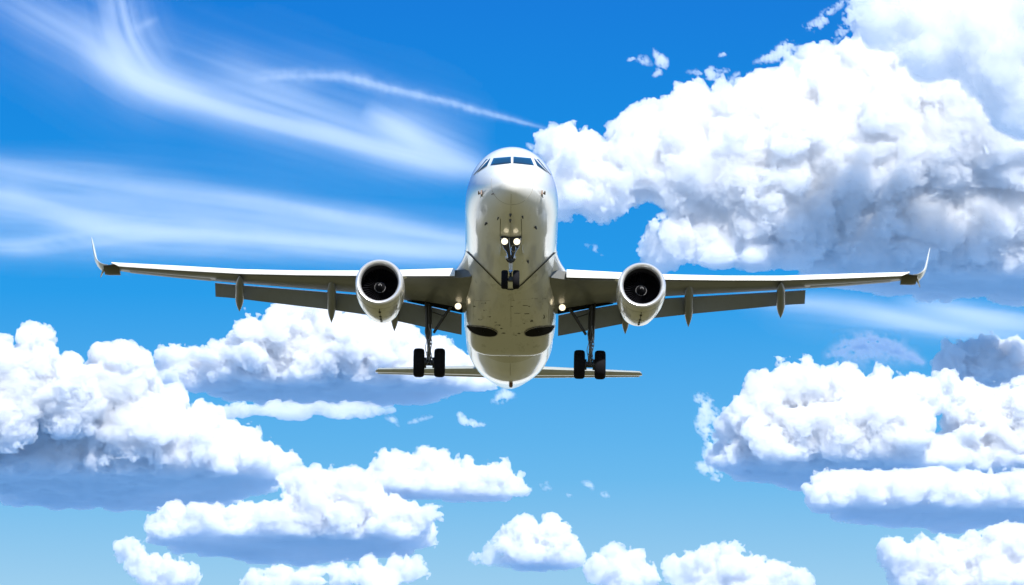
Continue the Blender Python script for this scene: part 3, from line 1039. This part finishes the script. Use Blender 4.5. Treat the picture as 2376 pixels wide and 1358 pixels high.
def cloud(label, lumps, base=None, dist=7000.0, h=4, kids=(10, 8), amp=1.0, seed=1, mat=None, soft=26, group=None, name='cumulus_cloud', slab=None):
    """lumps: (across, down, behind, radius[, squash]) in photograph pixels at the cloud's distance"""
    rg = np.random.default_rng(seed)
    sph = []
    if slab:                                 # the level underside reaches away from us behind the front heaps
        u0, u1, dep = slab
        lumps = list(lumps)
        for u in np.arange(u0, u1 + 1, 42.0):
            q = (u - (u0 + u1) / 2) / ((u1 - u0) / 2 + 20)
            W = dep * math.sqrt(max(0, 1 - q * q)) * rg.uniform(.85, 1.1)
            for w in np.arange(30, W, 46.0):
                lumps.append((u + rg.uniform(-12, 12), base + SLOPE * w - 24, w, 46))
    for l in lumps:
        u, v, w, r = l[:4]
        sph.append((u, v, w, r))
        for k in range(kids[0]):
            d = rg.normal(size=3)
            d /= np.linalg.norm(d)
            if d[1] > .35:
                d[1] *= -1
            r2 = r * rg.uniform(.3, .55)
            c = np.array([u, v, w]) + d * (r * rg.uniform(.72, .95))
            sph.append((*c, r2))
            for j in range(kids[1]):
                d2 = rg.normal(size=3) + d * .7
                d2 /= np.linalg.norm(d2)
                if d2[1] > .4:
                    d2[1] *= -1
                sph.append((*(c + d2 * r2 * rg.uniform(.75, .95)), r2 * rg.uniform(.3, .5)))
    sph = np.array(sph)
    pad = 24
    lo, hi = (sph[:, :3] - sph[:, 3:4]).min(0) - pad, (sph[:, :3] + sph[:, 3:4]).max(0) + pad
    if base is not None:
        hi[1] = min(hi[1], base + SLOPE * max(hi[2], 0) + pad + 10)
    lo[0], hi[0] = max(lo[0], -140), min(hi[0], 2700)
    lo[1], hi[1] = max(lo[1], -140), min(hi[1], 1500)
    n = np.ceil((hi - lo) / h).astype(int) + 1
    F = np.full(n, 50, np.float32)
    ax = [(lo[i] + h * np.arange(n[i])).astype(np.float32) for i in range(3)]
    kk = min(10.0, h * 3)
    for u, v, w, r in sph:
        m = r + 30
        s = [slice(max(0, int((q - m - lo[i]) / h)), min(n[i], int((q + m - lo[i]) / h) + 2)) for i, q in enumerate((u, v, w))]
        if any(q.stop <= q.start for q in s):
            continue
        d = np.sqrt((ax[0][s[0], None, None] - u) ** 2 + (ax[1][None, s[1], None] - v) ** 2 + (ax[2][None, None, s[2]] - w) ** 2) - r
        g = F[s[0], s[1], s[2]]
        hh = np.clip(.5 + .5 * (g - d) / kk, 0, 1)
        F[s[0], s[1], s[2]] = g + (d - g) * hh - kk * hh * (1 - hh)
    band = np.abs(F) < 34
    P = (np.argwhere(band) * h + lo).astype(np.float32)
    Pw = P + 14 * np.stack([vnoise(P / 90 + 17.3 + seed), vnoise(P / 90 + 41.7), vnoise(P / 90 + 71.1)], 1) + 6 * np.stack([vnoise(P / 22 + 7.3), vnoise(P / 22 + 1.7), vnoise(P / 22 + 31.1)], 1) + 2.5 * np.stack([vnoise(P / 9 + 2.3), vnoise(P / 9 + 11.7), vnoise(P / 9 + 23.1)], 1)
    dp = np.zeros(len(P), np.float32)
    for sc, am in ((60, 11), (29, 7), (14, 5.5), (7.3, 4.2), (4.4, 2.4)):
        if sc >= h * 1.4:
            dp += am * (np.abs(vnoise(Pw / sc + sc + seed * 3.1)) * 2 - .55)
    f = F[band] - amp * dp
    if base is not None:
        b = P[:, 1] - (base + SLOPE * P[:, 2]) + 6 * vnoise(P / np.array([80, 40, 80], np.float32) + 5 + seed) + 3 * vnoise(P / 25)
        hh = np.clip(.5 + .5 * (b - f) / soft, 0, 1)
        f = f + (b - f) * hh + soft * hh * (1 - hh)
    F[band] = f
    if base is not None:
        F = np.where(band, F, np.maximum(F, ax[1][None, :, None] - (base + SLOPE * ax[2][None, None, :])))
    F[0] = F[-1] = 9
    F[:, 0] = F[:, -1] = 9
    F[:, :, 0] = F[:, :, -1] = 9
    V, Q = surface_nets(F, lo, h)
    s = dist / FPX
    W = (EYE + dist * FWD)[None] + s * ((V[:, 0:1] - CX) * RIGHT - (V[:, 1:2] - CY) * UP + V[:, 2:3] * FWD)
    c = W.mean(0)
    me = bpy.data.meshes.new(name)
    W = (W - c).astype(np.float32)
    me.vertices.add(len(W))
    me.vertices.foreach_set('co', W.ravel())
    me.loops.add(Q.size)
    me.loops.foreach_set('vertex_index', Q.astype(np.int32).ravel())
    me.polygons.add(len(Q))
    me.polygons.foreach_set('loop_start', np.arange(0, Q.size, 4, dtype=np.int32))
    me.polygons.foreach_set('use_smooth', np.ones(len(Q), bool))
    me.update(calc_edges=True)
    o = bpy.data.objects.new(name, me)
    o.location = c
    scene.collection.objects.link(o)
    me.materials.append(mat or VAP)
    print('%-90s %8d verts %6.1f s' % (label[:90], len(W), time.time() - T0), flush=True)
    return tag(o, label, 'cloud', group)


VAP = vapour('cloud_vapour', 11)
VAP_SOFT = vapour('thin_cloud_vapour', 24)
VAP_GREAT = vapour('great_cloud_vapour', 18, col=(.967, .971, .981))
VAP_VEIL = vapour('high_cloud_vapour', 40, col=(.962, .966, .975))
G = 'cumulus clouds round the airliner'

cloud('huge bright cumulus cloud behind the right wing, reaching from the nose to the frame edge', [
    (1335, 395, 0, 72), (1290, 345, 20, 36), (1385, 372, 10, 40), (1305, 455, -10, 55), (1400, 445, -20, 72), (1460, 400, 0, 80), (1505, 345, 20, 80), (1560, 335, 20, 85), (1625, 308, 20, 80),
    (1700, 290, 30, 85), (1780, 268, 40, 85), (1860, 255, 50, 78), (1940, 215, 60, 90), (2030, 190, 80, 90), (2090, 150, 80, 55), (2150, 220, 60, 110), (1600, 410, -20, 100), (1700, 400, -30, 115),
    (1800, 380, -20, 115), (1640, 490, 0, 75), (1740, 500, -10, 105), (1850, 480, -10, 125), (1960, 380, 0, 145), (2080, 350, 10, 145), (2200, 330, 10, 150), (2320, 300, 0, 160), (2000, 520, 60, 140),
    (2140, 500, 60, 150), (2280, 490, 70, 160), (2380, 560, 100, 150), (1580, 560, -30, 58), (1660, 580, -50, 58), (1750, 590, -50, 58), (1840, 585, -50, 55), (1530, 592, -20, 42), (2000, 620, 120, 80),
    (2120, 620, 160, 90), (2260, 630, 200, 90), (2400, 640, 200, 90), (2200, 620, 300, 80), (2380, 640, 300, 80)], base=640, seed=11, slab=(1900, 2460, 230), h=3, dist=7600, mat=VAP_GREAT, group=G)
cloud('pale grey cloud filling the upper right corner above the huge cumulus', [
    (2060, 40, 160, 70), (2140, 20, 160, 80), (2170, 110, 140, 75), (2250, 80, 140, 100), (2330, 130, 120, 110), (2400, 60, 120, 110), (2290, 10, 140, 80), (2390, 210, 120, 110), (2500, 130, 120, 110), (2620, 150, 120, 110)], seed=12, h=3.2, dist=7245, mat=VAP_VEIL, group=G, amp=.9)  # last two lumps, out of view, added to cast shade on the huge cumulus
cloud('broad cumulus cloud with a flat grey base behind the left main gear', [
    (410, 862, 30, 45), (380, 885, 40, 32), (455, 895, 30, 42), (520, 845, 0, 52), (590, 822, 0, 72), (660, 805, 0, 72), (712, 765, 0, 34), (745, 820, -10, 76), (820, 812, 0, 76), (900, 832, 0, 74),
    (980, 862, 0, 70), (1050, 885, 10, 56), (1105, 912, 20, 40), (700, 880, -20, 58), (600, 880, -20, 48), (850, 900, -10, 58), (950, 920, 0, 48), (560, 870, 160, 70)], base=900, seed=13, slab=(500, 1060, 250), h=3, dist=7300, group=G)
cloud('flat pale strip of cloud just under the grey base behind the left main gear', [
    (480 + 19 * k, 962 + 4 * math.sin(k * 1.3), 40 * math.sin(k * .8), 11 + 13 * math.sin(math.pi * (k + 1) / 24) ** .7) for k in range(23)], base=974, seed=14, h=3, kids=(4, 2), amp=.5, dist=7000, mat=VAP_SOFT, group=G)
cloud('big cumulus cloud with a wide dark base at the left edge of the frame', [
    (-60, 940, -60, 120), (60, 893, -70, 90), (160, 930, -60, 88), (270, 888, -20, 76), (40, 985, -110, 55), (-20, 960, -110, 60), (160, 1010, 60, 100), (300, 985, 10, 95), (420, 1045, 10, 84), (545, 1068, 30, 76), (612, 1110, 40, 66),
    (470, 1010, 30, 40), (385, 940, 40, 42), (340, 930, 20, 44), (520, 1120, 20, 70), (380, 1100, 60, 80), (440, 1170, -20, 22), (480, 1160, -10, 26), (100, 1040, 200, 100), (-60, 1040, 190, 110), (230, 1060, 200, 90)], base=1106, seed=3, slab=(-100, 620, 420), h=3.2, dist=6800, group=G)
cloud('long heaped cumulus cloud below the big one at lower left', [
    (700, 1132, 0, 34), (755, 1135, 0, 40), (808, 1142, 0, 42), (858, 1168, 0, 34), (915, 1192, 0, 30), (975, 1203, 10, 24), (1000, 1200, 10, 16), (720, 1185, -10, 48), (800, 1200, -10, 52), (640, 1230, -10, 48), (560, 1240, -20, 56),
    (480, 1250, -30, 58), (415, 1258, -30, 50), (395, 1222, 0, 34), (880, 1225, 0, 44), (900, 1262, 10, 40), (700, 1260, 0, 55), (800, 1260, 0, 55), (930, 1270, 20, 30), (550, 1250, 160, 60)], base=1252, seed=15, slab=(390, 950, 330), h=3, dist=6400, group=G)
cloud('curled small cumulus cloud at the bottom left edge', [(298, 1284, 0, 22), (315, 1310, 0, 26), (350, 1325, 0, 30), (400, 1335, 0, 36), (445, 1338, 0, 26), (370, 1350, 10, 40)], base=1385, seed=16, h=3, dist=6200, group=G)
cloud('low cloud bank along the bottom edge below the long heaped cumulus', [(590, 1356, 0, 24), (650, 1350, 0, 26), (720, 1352, 0, 26), (790, 1346, 0, 26), (850, 1342, 0, 26), (905, 1338, 0, 26), (950, 1328, 0, 18), (968, 1322, 0, 12), (880, 1375, 0, 30)], base=1395, seed=17, h=3, dist=6200, group=G)
cloud('small cumulus cloud with a flat base low at the centre left, below the tail', [
    (895, 1112, 0, 46), (945, 1092, 20, 38), (1000, 1098, 20, 44), (1075, 1080, 10, 12), (1075, 1125, 0, 42), (1150, 1118, 10, 36), (1190, 1135, 10, 28), (1000, 1135, -10, 44), (870, 1130, 20, 26), (1060, 1145, 20, 40), (1120, 1145, 20, 36), (950, 1130, 60, 40), (1060, 1140, 70, 40)], base=1156, seed=5, slab=(890, 1180, 80), h=3, dist=6700, group=G)
cloud('small rounded white cumulus cloud at the bottom centre', [(1195, 1262, 0, 32), (1230, 1250, 0, 34), (1282, 1252, 0, 36), (1304, 1288, 0, 32), (1235, 1295, -10, 40), (1280, 1300, -10, 36), (1200, 1300, 10, 24)], base=1318, seed=18, slab=(1200, 1310, 45), h=2.6, dist=6500, group=G)
cloud('tiny low cloud touching the left side of the rounded white one', [(1108, 1305, 20, 14), (1135, 1300, 20, 18), (1160, 1308, 20, 15)], base=1316, seed=19, h=2.2, dist=6500, mat=VAP_SOFT, group=G)
cloud('small domed cumulus cloud on the bottom edge, right of the rounded white one', [(1395, 1328, 0, 24), (1432, 1316, 0, 30), (1470, 1322, 0, 28), (1505, 1348, 0, 20), (1440, 1350, 0, 36)], base=1385, seed=20, h=2.6, dist=6300, group=G)
cloud('wide domed cumulus cloud rising from the bottom edge under the right wing', [(1598, 1330, 0, 34), (1638, 1316, 0, 34), (1690, 1318, 0, 36), (1742, 1332, 0, 36), (1800, 1340, 0, 32), (1850, 1356, 0, 28), (1640, 1360, 0, 45), (1740, 1365, 0, 45)], base=1420, seed=21, h=2.8, dist=6300, group=G)
cloud('tall heaped cumulus cloud with a blue-grey base at lower right', [
    (1720, 972, 10, 36), (1785, 935, 0, 52), (1858, 912, 0, 54), (1900, 900, 0, 44), (1955, 915, 0, 52), (2012, 945, 0, 52), (2078, 930, 0, 54), (2135, 930, 10, 46), (2060, 1000, -20, 78), (1950, 1000, -20, 78), (1860, 1000, -10, 70),
    (1775, 1010, 0, 52), (1795, 1045, -40, 44), (2085, 1060, -40, 56), (2000, 1060, -10, 60), (2150, 1078, 0, 36), (1695, 1000, 20, 30), (1800, 1080, 140, 70)], base=1086, seed=22, slab=(1715, 2190, 270), h=3, dist=6800, group=G)
cloud('greyish cumulus cloud at the right edge, merging into the tall heaped one', [(2205, 905, 40, 34), (2240, 960, 40, 55), (2310, 975, 40, 60), (2385, 970, 40, 70), (2250, 1040, 30, 55), (2340, 1050, 30, 65), (2420, 1060, 30, 70), (2290, 1070, 120, 60)], base=1092, seed=23, slab=(2210, 2440, 300), h=3, dist=6950, group=G)
cloud('long flat-based cumulus cloud under the tall heaped one', [
    (1905, 1168, 0, 26), (1915, 1190, 0, 18), (1960, 1158, 0, 34), (2030, 1150, 0, 38), (2105, 1150, 0, 42), (2180, 1152, 0, 38), (2250, 1162, 10, 38), (2330, 1172, 10, 42), (2410, 1172, 10, 46), (2000, 1180, 140, 50)], base=1176, seed=25, slab=(1930, 2460, 320), h=3, dist=6500, group=G)
cloud('bulging cumulus cloud filling the bottom right corner', [(2080, 1290, 0, 30), (2130, 1300, 0, 42), (2190, 1285, 0, 34), (2255, 1285, 0, 38), (2310, 1272, 0, 36), (2360, 1280, 0, 40), (2110, 1345, 0, 36), (2200, 1350, 0, 60), (2310, 1345, 0, 70), (2400, 1340, 0, 60)], base=1430, seed=26, h=3, dist=6200, group=G)
cloud('dark shaded blue-grey cloud at the right edge above the greyish cumulus', [(2215, 850, 0, 44), (2265, 835, 0, 44), (2310, 850, 0, 46), (2260, 880, 0, 40), (2350, 850, 0, 40), (2400, 840, 0, 46), (2330, 890, 0, 36)], base=915, seed=27, h=3, dist=7870, group=G)


# ------------------------------------------------------------------ cirrus: thin level sheets of ice cloud nine kilometres up
CIR = vapour('ice_cloud', 1, aniso=-.15, col=(1, 1, 1), skin=0)
CIR.node_tree.nodes['Volume Scatter'].inputs['Density'].default_value = SIG = .010


def streak(U, V, pts, seed, lump=0.0):
    """optical depth of one streak; pts: (across, down, half width, strength) along it"""
    pts = np.array(pts, float)
    best = np.full(U.shape, 1e9)
    S, HW, IT, SD = (np.zeros(U.shape) for _ in range(4))
    s0 = 0.0
    # smooth the path
    fine = []
    n = len(pts)
    for i in range(n - 1):
        a, b, c, d = pts[max(i - 1, 0)], pts[i], pts[i + 1], pts[min(i + 2, n - 1)]
        for t in np.linspace(0, 1, 5, endpoint=False):
            fine.append(.5 * (2 * b + (c - a) * t + (2 * a - 5 * b + 4 * c - d) * t * t + (3 * b - a - 3 * c + d) * t ** 3))
    fine.append(pts[-1])
    for a, b in zip(fine[:-1], fine[1:]):
        e = b[:2] - a[:2]
        le = math.hypot(*e) + 1e-9
        t = np.clip(((U - a[0]) * e[0] + (V - a[1]) * e[1]) / le ** 2, 0, 1)
        dx, dy = U - a[0] - t * e[0], V - a[1] - t * e[1]
        d = np.hypot(dx, dy)
        m = d < best
        best[m] = d[m]
        S[m] = (s0 + t * le)[m]
        HW[m] = (a[2] + (b[2] - a[2]) * t)[m]
        IT[m] = (a[3] + (b[3] - a[3]) * t)[m]
        SD[m] = (np.sign(e[0] * dy - e[1] * dx) * d)[m]
        s0 += le

    def nz(a, b, k):
        return vnoise(np.stack([(S / a + seed * 7.3).ravel(), (SD / b + k + seed).ravel(), np.full(S.size, seed * 1.7)], 1).astype(np.float32)).reshape(S.shape)
    wob = SD + HW * .35 * nz(200, 70, 3) + HW * .12 * nz(60, 24, 9)
    q = wob / np.maximum(HW * (1.0 if lump else 1.4), 1)

    def iso(sc, k):                              # turning the lattice hides its grid
        a, b = (U * .83 + V * .56) / sc + k, (V * .83 - U * .56) / sc * 1.25 + k
        return vnoise(np.stack([a.ravel(), b.ravel(), np.full(a.size, seed * 2.3 + k)], 1).astype(np.float32)).reshape(a.shape)
    if lump > .5:                                # torn scraps: eaten away from the edges
        fb = .55 * iso(15, 3.1) + .4 * iso(7.5, 9.2) + .3 * iso(4, 17.7)
        return np.maximum(IT, 0) * np.clip(1.5 * np.exp(-q * q * .8) * (.62 + lump * fb) - .22, 0, None)
    tex = .72 + .30 * nz(420, 15, 11) + .20 * nz(330, 6.5, 23) + .20 * nz(110, 34, 31) + .08 * nz(240, 3, 57)
    if lump:
        tex = tex + lump * (iso(17, 4.4) + .8 * iso(8, 8.3))
    return np.maximum(IT, 0) * (1 + q * q) ** -2.0 * np.maximum(tex, .03)


def cirrus(label, box, streaks, alt=9000.0, step=5.0, gain=1.0, lump=0.0, mat=None, sig=SIG, name='cirrus_cloud', cat='cirrus cloud', group='cirrus streaks high above the cumulus', fade=60.0):
    u = np.arange(box[0], box[2] + step, step)
    v = np.arange(box[1], box[3] + step, step)
    U, V = np.meshgrid(u, v, indexing='ij')
    tau = sum(streak(U, V, s, k + 1 + len(label), lump) for k, s in enumerate(streaks)) * gain
    edge = np.minimum.reduce([(U - box[0]) if box[0] > 0 else U + 1e4, (box[2] - U) if box[2] < 2376 else U + 1e4, (V - box[1]) if box[1] > 0 else V + 1e4, box[3] - V])
    tau = tau * np.clip(edge / fade, 0, 1)
    d = FWD[None, None] + RIGHT * ((U - CX) / FPX)[..., None] - UP * ((V - CY) / FPX)[..., None]
    P = EYE + d * ((alt - EYE[2]) / d[..., 2])[..., None]
    th = np.maximum(tau * d[..., 2] / np.linalg.norm(d, axis=-1) / sig, .0004 / sig)
    M = np.maximum.reduce([tau[:-1, :-1], tau[1:, :-1], tau[:-1, 1:], tau[1:, 1:]]) > .006
    nu, nv = U.shape
    up = np.array([0, 0, 1.0])
    verts = np.concatenate([(P + up * th[..., None] * .5).reshape(-1, 3), (P - up * th[..., None] * .5).reshape(-1, 3)])
    N = nu * nv
    I, J = np.nonzero(M)
    a = I * nv + J
    b, c, e = a + nv, a + nv + 1, a + 1
    Q = [np.stack([a, b, c, e], 1), np.stack([a, e, c, b], 1) + N]
    Mp = np.pad(M, 1)
    for (di, dj, p, q) in ((-1, 0, e, a), (1, 0, b, c), (0, -1, a, b), (0, 1, c, e)):
        k = ~Mp[I + 1 + di, J + 1 + dj]
        Q.append(np.stack([p[k], p[k] + N, q[k] + N, q[k]], 1))
    Q = np.concatenate(Q)
    used, inv = np.unique(Q, return_inverse=True)
    Q = inv.reshape(Q.shape)
    W = verts[used]
    c0 = W.mean(0)
    me = bpy.data.meshes.new(name)
    W = (W - c0).astype(np.float32)
    me.vertices.add(len(W))
    me.vertices.foreach_set('co', W.ravel())
    me.loops.add(Q.size)
    me.loops.foreach_set('vertex_index', Q.astype(np.int32).ravel())
    me.polygons.add(len(Q))
    me.polygons.foreach_set('loop_start', np.arange(0, Q.size, 4, dtype=np.int32))
    me.update(calc_edges=True)
    o = bpy.data.objects.new(name, me)
    o.location = c0
    scene.collection.objects.link(o)
    me.materials.append(mat or CIR)
    return tag(o, label, cat, group)


cirrus('long curved streak of cirrus sweeping down from the upper left corner to the nose', (-60, -60, 1230, 470), [
    [(-60, -40, 55, .15), (60, 30, 52, .3), (180, 98, 46, .55), (320, 184, 34, 1.15), (480, 238, 25, 1.1), (680, 292, 24, .85), (880, 340, 24, .85), (1050, 380, 20, .7), (1180, 408, 20, .0)],
    [(262, -40, 36, .4), (275, 40, 40, .65), (300, 110, 40, .75), (360, 190, 36, .4), (470, 235, 30, 0)],
    [(840, 250, 22, 0), (930, 300, 26, .8), (1010, 340, 24, .6), (1090, 375, 20, .3)],
    [(285, 80, 9, 0), (340, 55, 8, .3), (372, 40, 5, .0)],
    [(330, 120, 60, 0), (600, 215, 60, .35), (800, 280, 60, .35), (1000, 345, 60, .3), (1120, 390, 60, 0)]])
cirrus('narrow crumbling old vapour trail above the nose, thinning towards the right', (540, 120, 1300, 330), [
    [(570, 186, 22, 0), (660, 178, 20, .45), (760, 178, 15, .55), (840, 190, 16, .65), (940, 215, 13, .7), (1060, 243, 10, .75), (1180, 275, 6, .75), (1270, 299, 3, .6), (1290, 303, 3, .0)]], step=3.0, alt=9600.0, lump=.28, gain=.75)
cirrus('wide band of cirrus streaks above the left wing', (-60, 320, 1180, 650), [
    [(-60, 375, 30, .3), (120, 408, 30, .35), (300, 436, 28, .4), (480, 458, 20, .65), (600, 474, 17, .85), (740, 500, 18, .75), (900, 528, 20, .55), (1080, 558, 20, .4)],
    [(-60, 455, 30, .5), (80, 480, 30, .5), (200, 512, 28, .65), (330, 534, 24, .8), (480, 542, 24, .8), (700, 558, 26, .75), (900, 578, 26, .6), (1100, 592, 24, .45)],
    [(-60, 572, 18, .5), (40, 575, 16, .6), (140, 562, 18, .6), (260, 546, 20, .5), (390, 536, 18, 0)],
    [(-60, 480, 80, .28), (200, 490, 80, .3), (500, 520, 60, .32), (800, 560, 45, .32), (1150, 590, 40, .25)]], alt=9300.0)
cirrus('thin cirrus streaks below the right wing tip', (1660, 640, 2460, 820), [
    [(1690, 690, 16, 0), (1800, 700, 18, .35), (1920, 708, 18, .5), (2050, 732, 18, .65), (2180, 762, 18, .6), (2300, 782, 18, .5), (2460, 800, 18, .4)],
    [(2060, 696, 14, 0), (2200, 722, 18, .5), (2300, 738, 20, .6), (2460, 760, 20, .5)],
    [(1760, 715, 40, 0), (2100, 745, 45, .22), (2460, 770, 45, .3)]], alt=9000.0)


# ------------------------------------------------------------------ torn scraps of low cloud, thin enough to see the sky through
SCRAP = vapour('scrap_vapour', 1, col=(1, 1, 1), aniso=0, skin=.02)
SCRAP.node_tree.nodes['Volume Scatter'].inputs['Density'].default_value = .15
SHADE = vapour('shade_tinted_scrap_vapour', FPX / 7000 / .15, col=(.55, .66, .80), aniso=0, skin=.02)  # absorbing colour darkens this vapour, its shade put into the tint


def scrap(label, box, streaks, gain=1.6, lump=1.1, alt=1950.0, mat=None):
    return cirrus(label, box, streaks, alt, 1.5, gain, lump, mat or SCRAP, .15, 'cloud_wisp', 'cloud wisp', 'torn scraps of low cloud', 8.0)


scrap('small torn wisp of cloud alone in the blue, above the nose to the right', (1465, 105, 1575, 195), [
    [(1478, 140, 5, .1), (1490, 138, 9, .7), (1503, 145, 7, .4), (1512, 150, 4, .1)], [(1518, 120, 6, .3), (1526, 135, 10, .9), (1535, 152, 12, .9), (1520, 168, 7, .5)]])
scrap('torn wisp shaped like a bent hook, second from the lone small one', (1585, 145, 1740, 225), [
    [(1595, 166, 4, .1), (1620, 166, 8, .6), (1645, 170, 10, .9), (1668, 182, 11, 1.0), (1682, 196, 10, .8), (1700, 186, 10, .8), (1710, 172, 6, .4)], [(1650, 160, 6, .5), (1690, 165, 5, .4)], [(1675, 190, 8, .6), (1668, 212, 3, .1)]])
scrap('largest torn wisp, touching the top edge of the huge cumulus', (1735, 80, 1920, 215), [
    [(1750, 146, 4, .1), (1775, 138, 9, .7), (1805, 126, 12, 1.0), (1830, 108, 13, 1.0), (1862, 112, 7, .5)], [(1812, 125, 14, .8), (1840, 145, 18, 1.1), (1860, 170, 18, 1.1), (1885, 190, 12, .7)]])
scrap('torn wisp near the top edge, left of the pale grey corner cloud', (1855, 0, 1975, 90), [
    [(1868, 58, 6, .3), (1885, 60, 11, .8), (1905, 50, 11, .9), (1918, 30, 9, .6), (1945, 14, 8, .6), (1962, 2, 6, .4)]])
scrap('long upright wisp at the top edge, joining the pale grey corner cloud', (1925, -40, 2060, 120), [
    [(1940, 98, 5, .2), (1955, 75, 11, .8), (1972, 48, 15, 1.0), (1988, 20, 18, 1.1), (2010, -15, 24, 1.1)], [(1985, 25, 14, .7), (2020, 40, 10, .6)]])
scrap('curled wisp at the left end of the huge cumulus, just beside the cockpit', (1205, 300, 1320, 375), [
    [(1225, 338, 5, .3), (1240, 348, 9, .7), (1258, 342, 9, .8), (1268, 322, 9, .8), (1285, 308, 10, .8)]], alt=1900.0)
scrap('faint wisp in the blue gap below the huge cumulus, right of the fuselage', (1340, 550, 1440, 610), [
    [(1360, 570, 4, .3), (1378, 578, 7, .5), (1395, 590, 4, .3)]], alt=1860.0, gain=1.0)
scrap('tiny wisp between the tail and the small flat-based cumulus', (1050, 945, 1140, 1005), [
    [(1068, 962, 6, .5), (1078, 976, 9, .9), (1095, 982, 8, .9), (1122, 984, 5, .5)]], alt=1720.0)
scrap('thin ragged wisp left of the tiny one, below the grey-based cloud', (880, 945, 1020, 1005), [
    [(895, 962, 6, .4), (912, 972, 8, .5), (925, 985, 4, .2)], [(950, 980, 4, .3), (975, 972, 6, .5), (1000, 966, 4, .3)]], alt=1720.0, gain=1.0)
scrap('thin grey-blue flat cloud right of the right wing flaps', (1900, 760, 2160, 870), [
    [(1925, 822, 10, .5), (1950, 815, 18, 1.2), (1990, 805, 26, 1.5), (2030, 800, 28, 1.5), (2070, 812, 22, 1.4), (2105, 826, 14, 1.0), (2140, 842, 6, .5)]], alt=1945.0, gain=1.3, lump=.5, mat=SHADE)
scrap('torn upright column of wispy cloud beside the tall heaped cumulus', (1585, 905, 1730, 1125), [
    [(1630, 925, 14, .6), (1640, 950, 20, .9), (1635, 985, 16, .8), (1650, 1015, 16, .9), (1655, 1050, 18, 1.0), (1650, 1085, 18, .9), (1668, 1108, 10, .6)], [(1640, 950, 14, .7), (1670, 985, 14, .8), (1690, 1000, 12, .6)], [(1655, 1040, 12, .6), (1685, 1025, 8, .4)], [(1625, 1085, 10, .5), (1640, 1095, 10, .5)]], alt=1700.0)
for k, (x, y, r) in enumerate(((1268, 1128, 9), (1365, 1128, 10), (1405, 1148, 7), (1322, 1150, 5))):
    scrap(['faint small wisp beside the flat-based cumulus', 'faint wisp alone in the open sky below the right main gear', 'faint wisp just right of the lone one below the right main gear', 'faintest wisp, left of the pair below the right main gear'][k],
          (x - 32, y - 26, x + 32, y + 26), [[(x - r, y - r * .4, r * .7, .4), (x, y, r, .7), (x + r, y + r * .5, r * .6, .4)]], alt=1640.0, gain=.7)
for k, (x, y, r, t) in enumerate(((455, 815, 9, 'little ragged puff above the pale left shoulder of the grey-based cloud'), (1912, 118, 12, 'thin ragged tuft between the largest torn wisp and the crest of the huge cumulus'),
                                  (1676, 128, 5, 'speck of wisp above the bent hook'), (1465, 138, 5, 'speck of wisp just left of the lone small one'), (1950, 895, 8, 'thin tuft on the crest of the tall heaped cumulus'), (962, 1265, 9, 'ragged tuft off the right end of the long heaped cumulus'),
                                  (1170, 925, 14, 'ragged tail of vapour trailing off the right end of the grey-based cloud'), (248, 1068, 12, 'small bright wisp in front of the dark base of the big left cloud'))):
    scrap(t, (x - 45, y - 36, x + 45, y + 36), [[(x - 1.6 * r, y + r * .6, r * .5, .2), (x - r * .5, y, r * .9, .9), (x + r * .6, y - r * .5, r * .8, .9), (x + 1.7 * r, y - r * .2, r * .4, .2)]], alt=(1955, 1960, 1960, 1960, 1700, 1500, 1760, 1420)[k], gain=1.2)
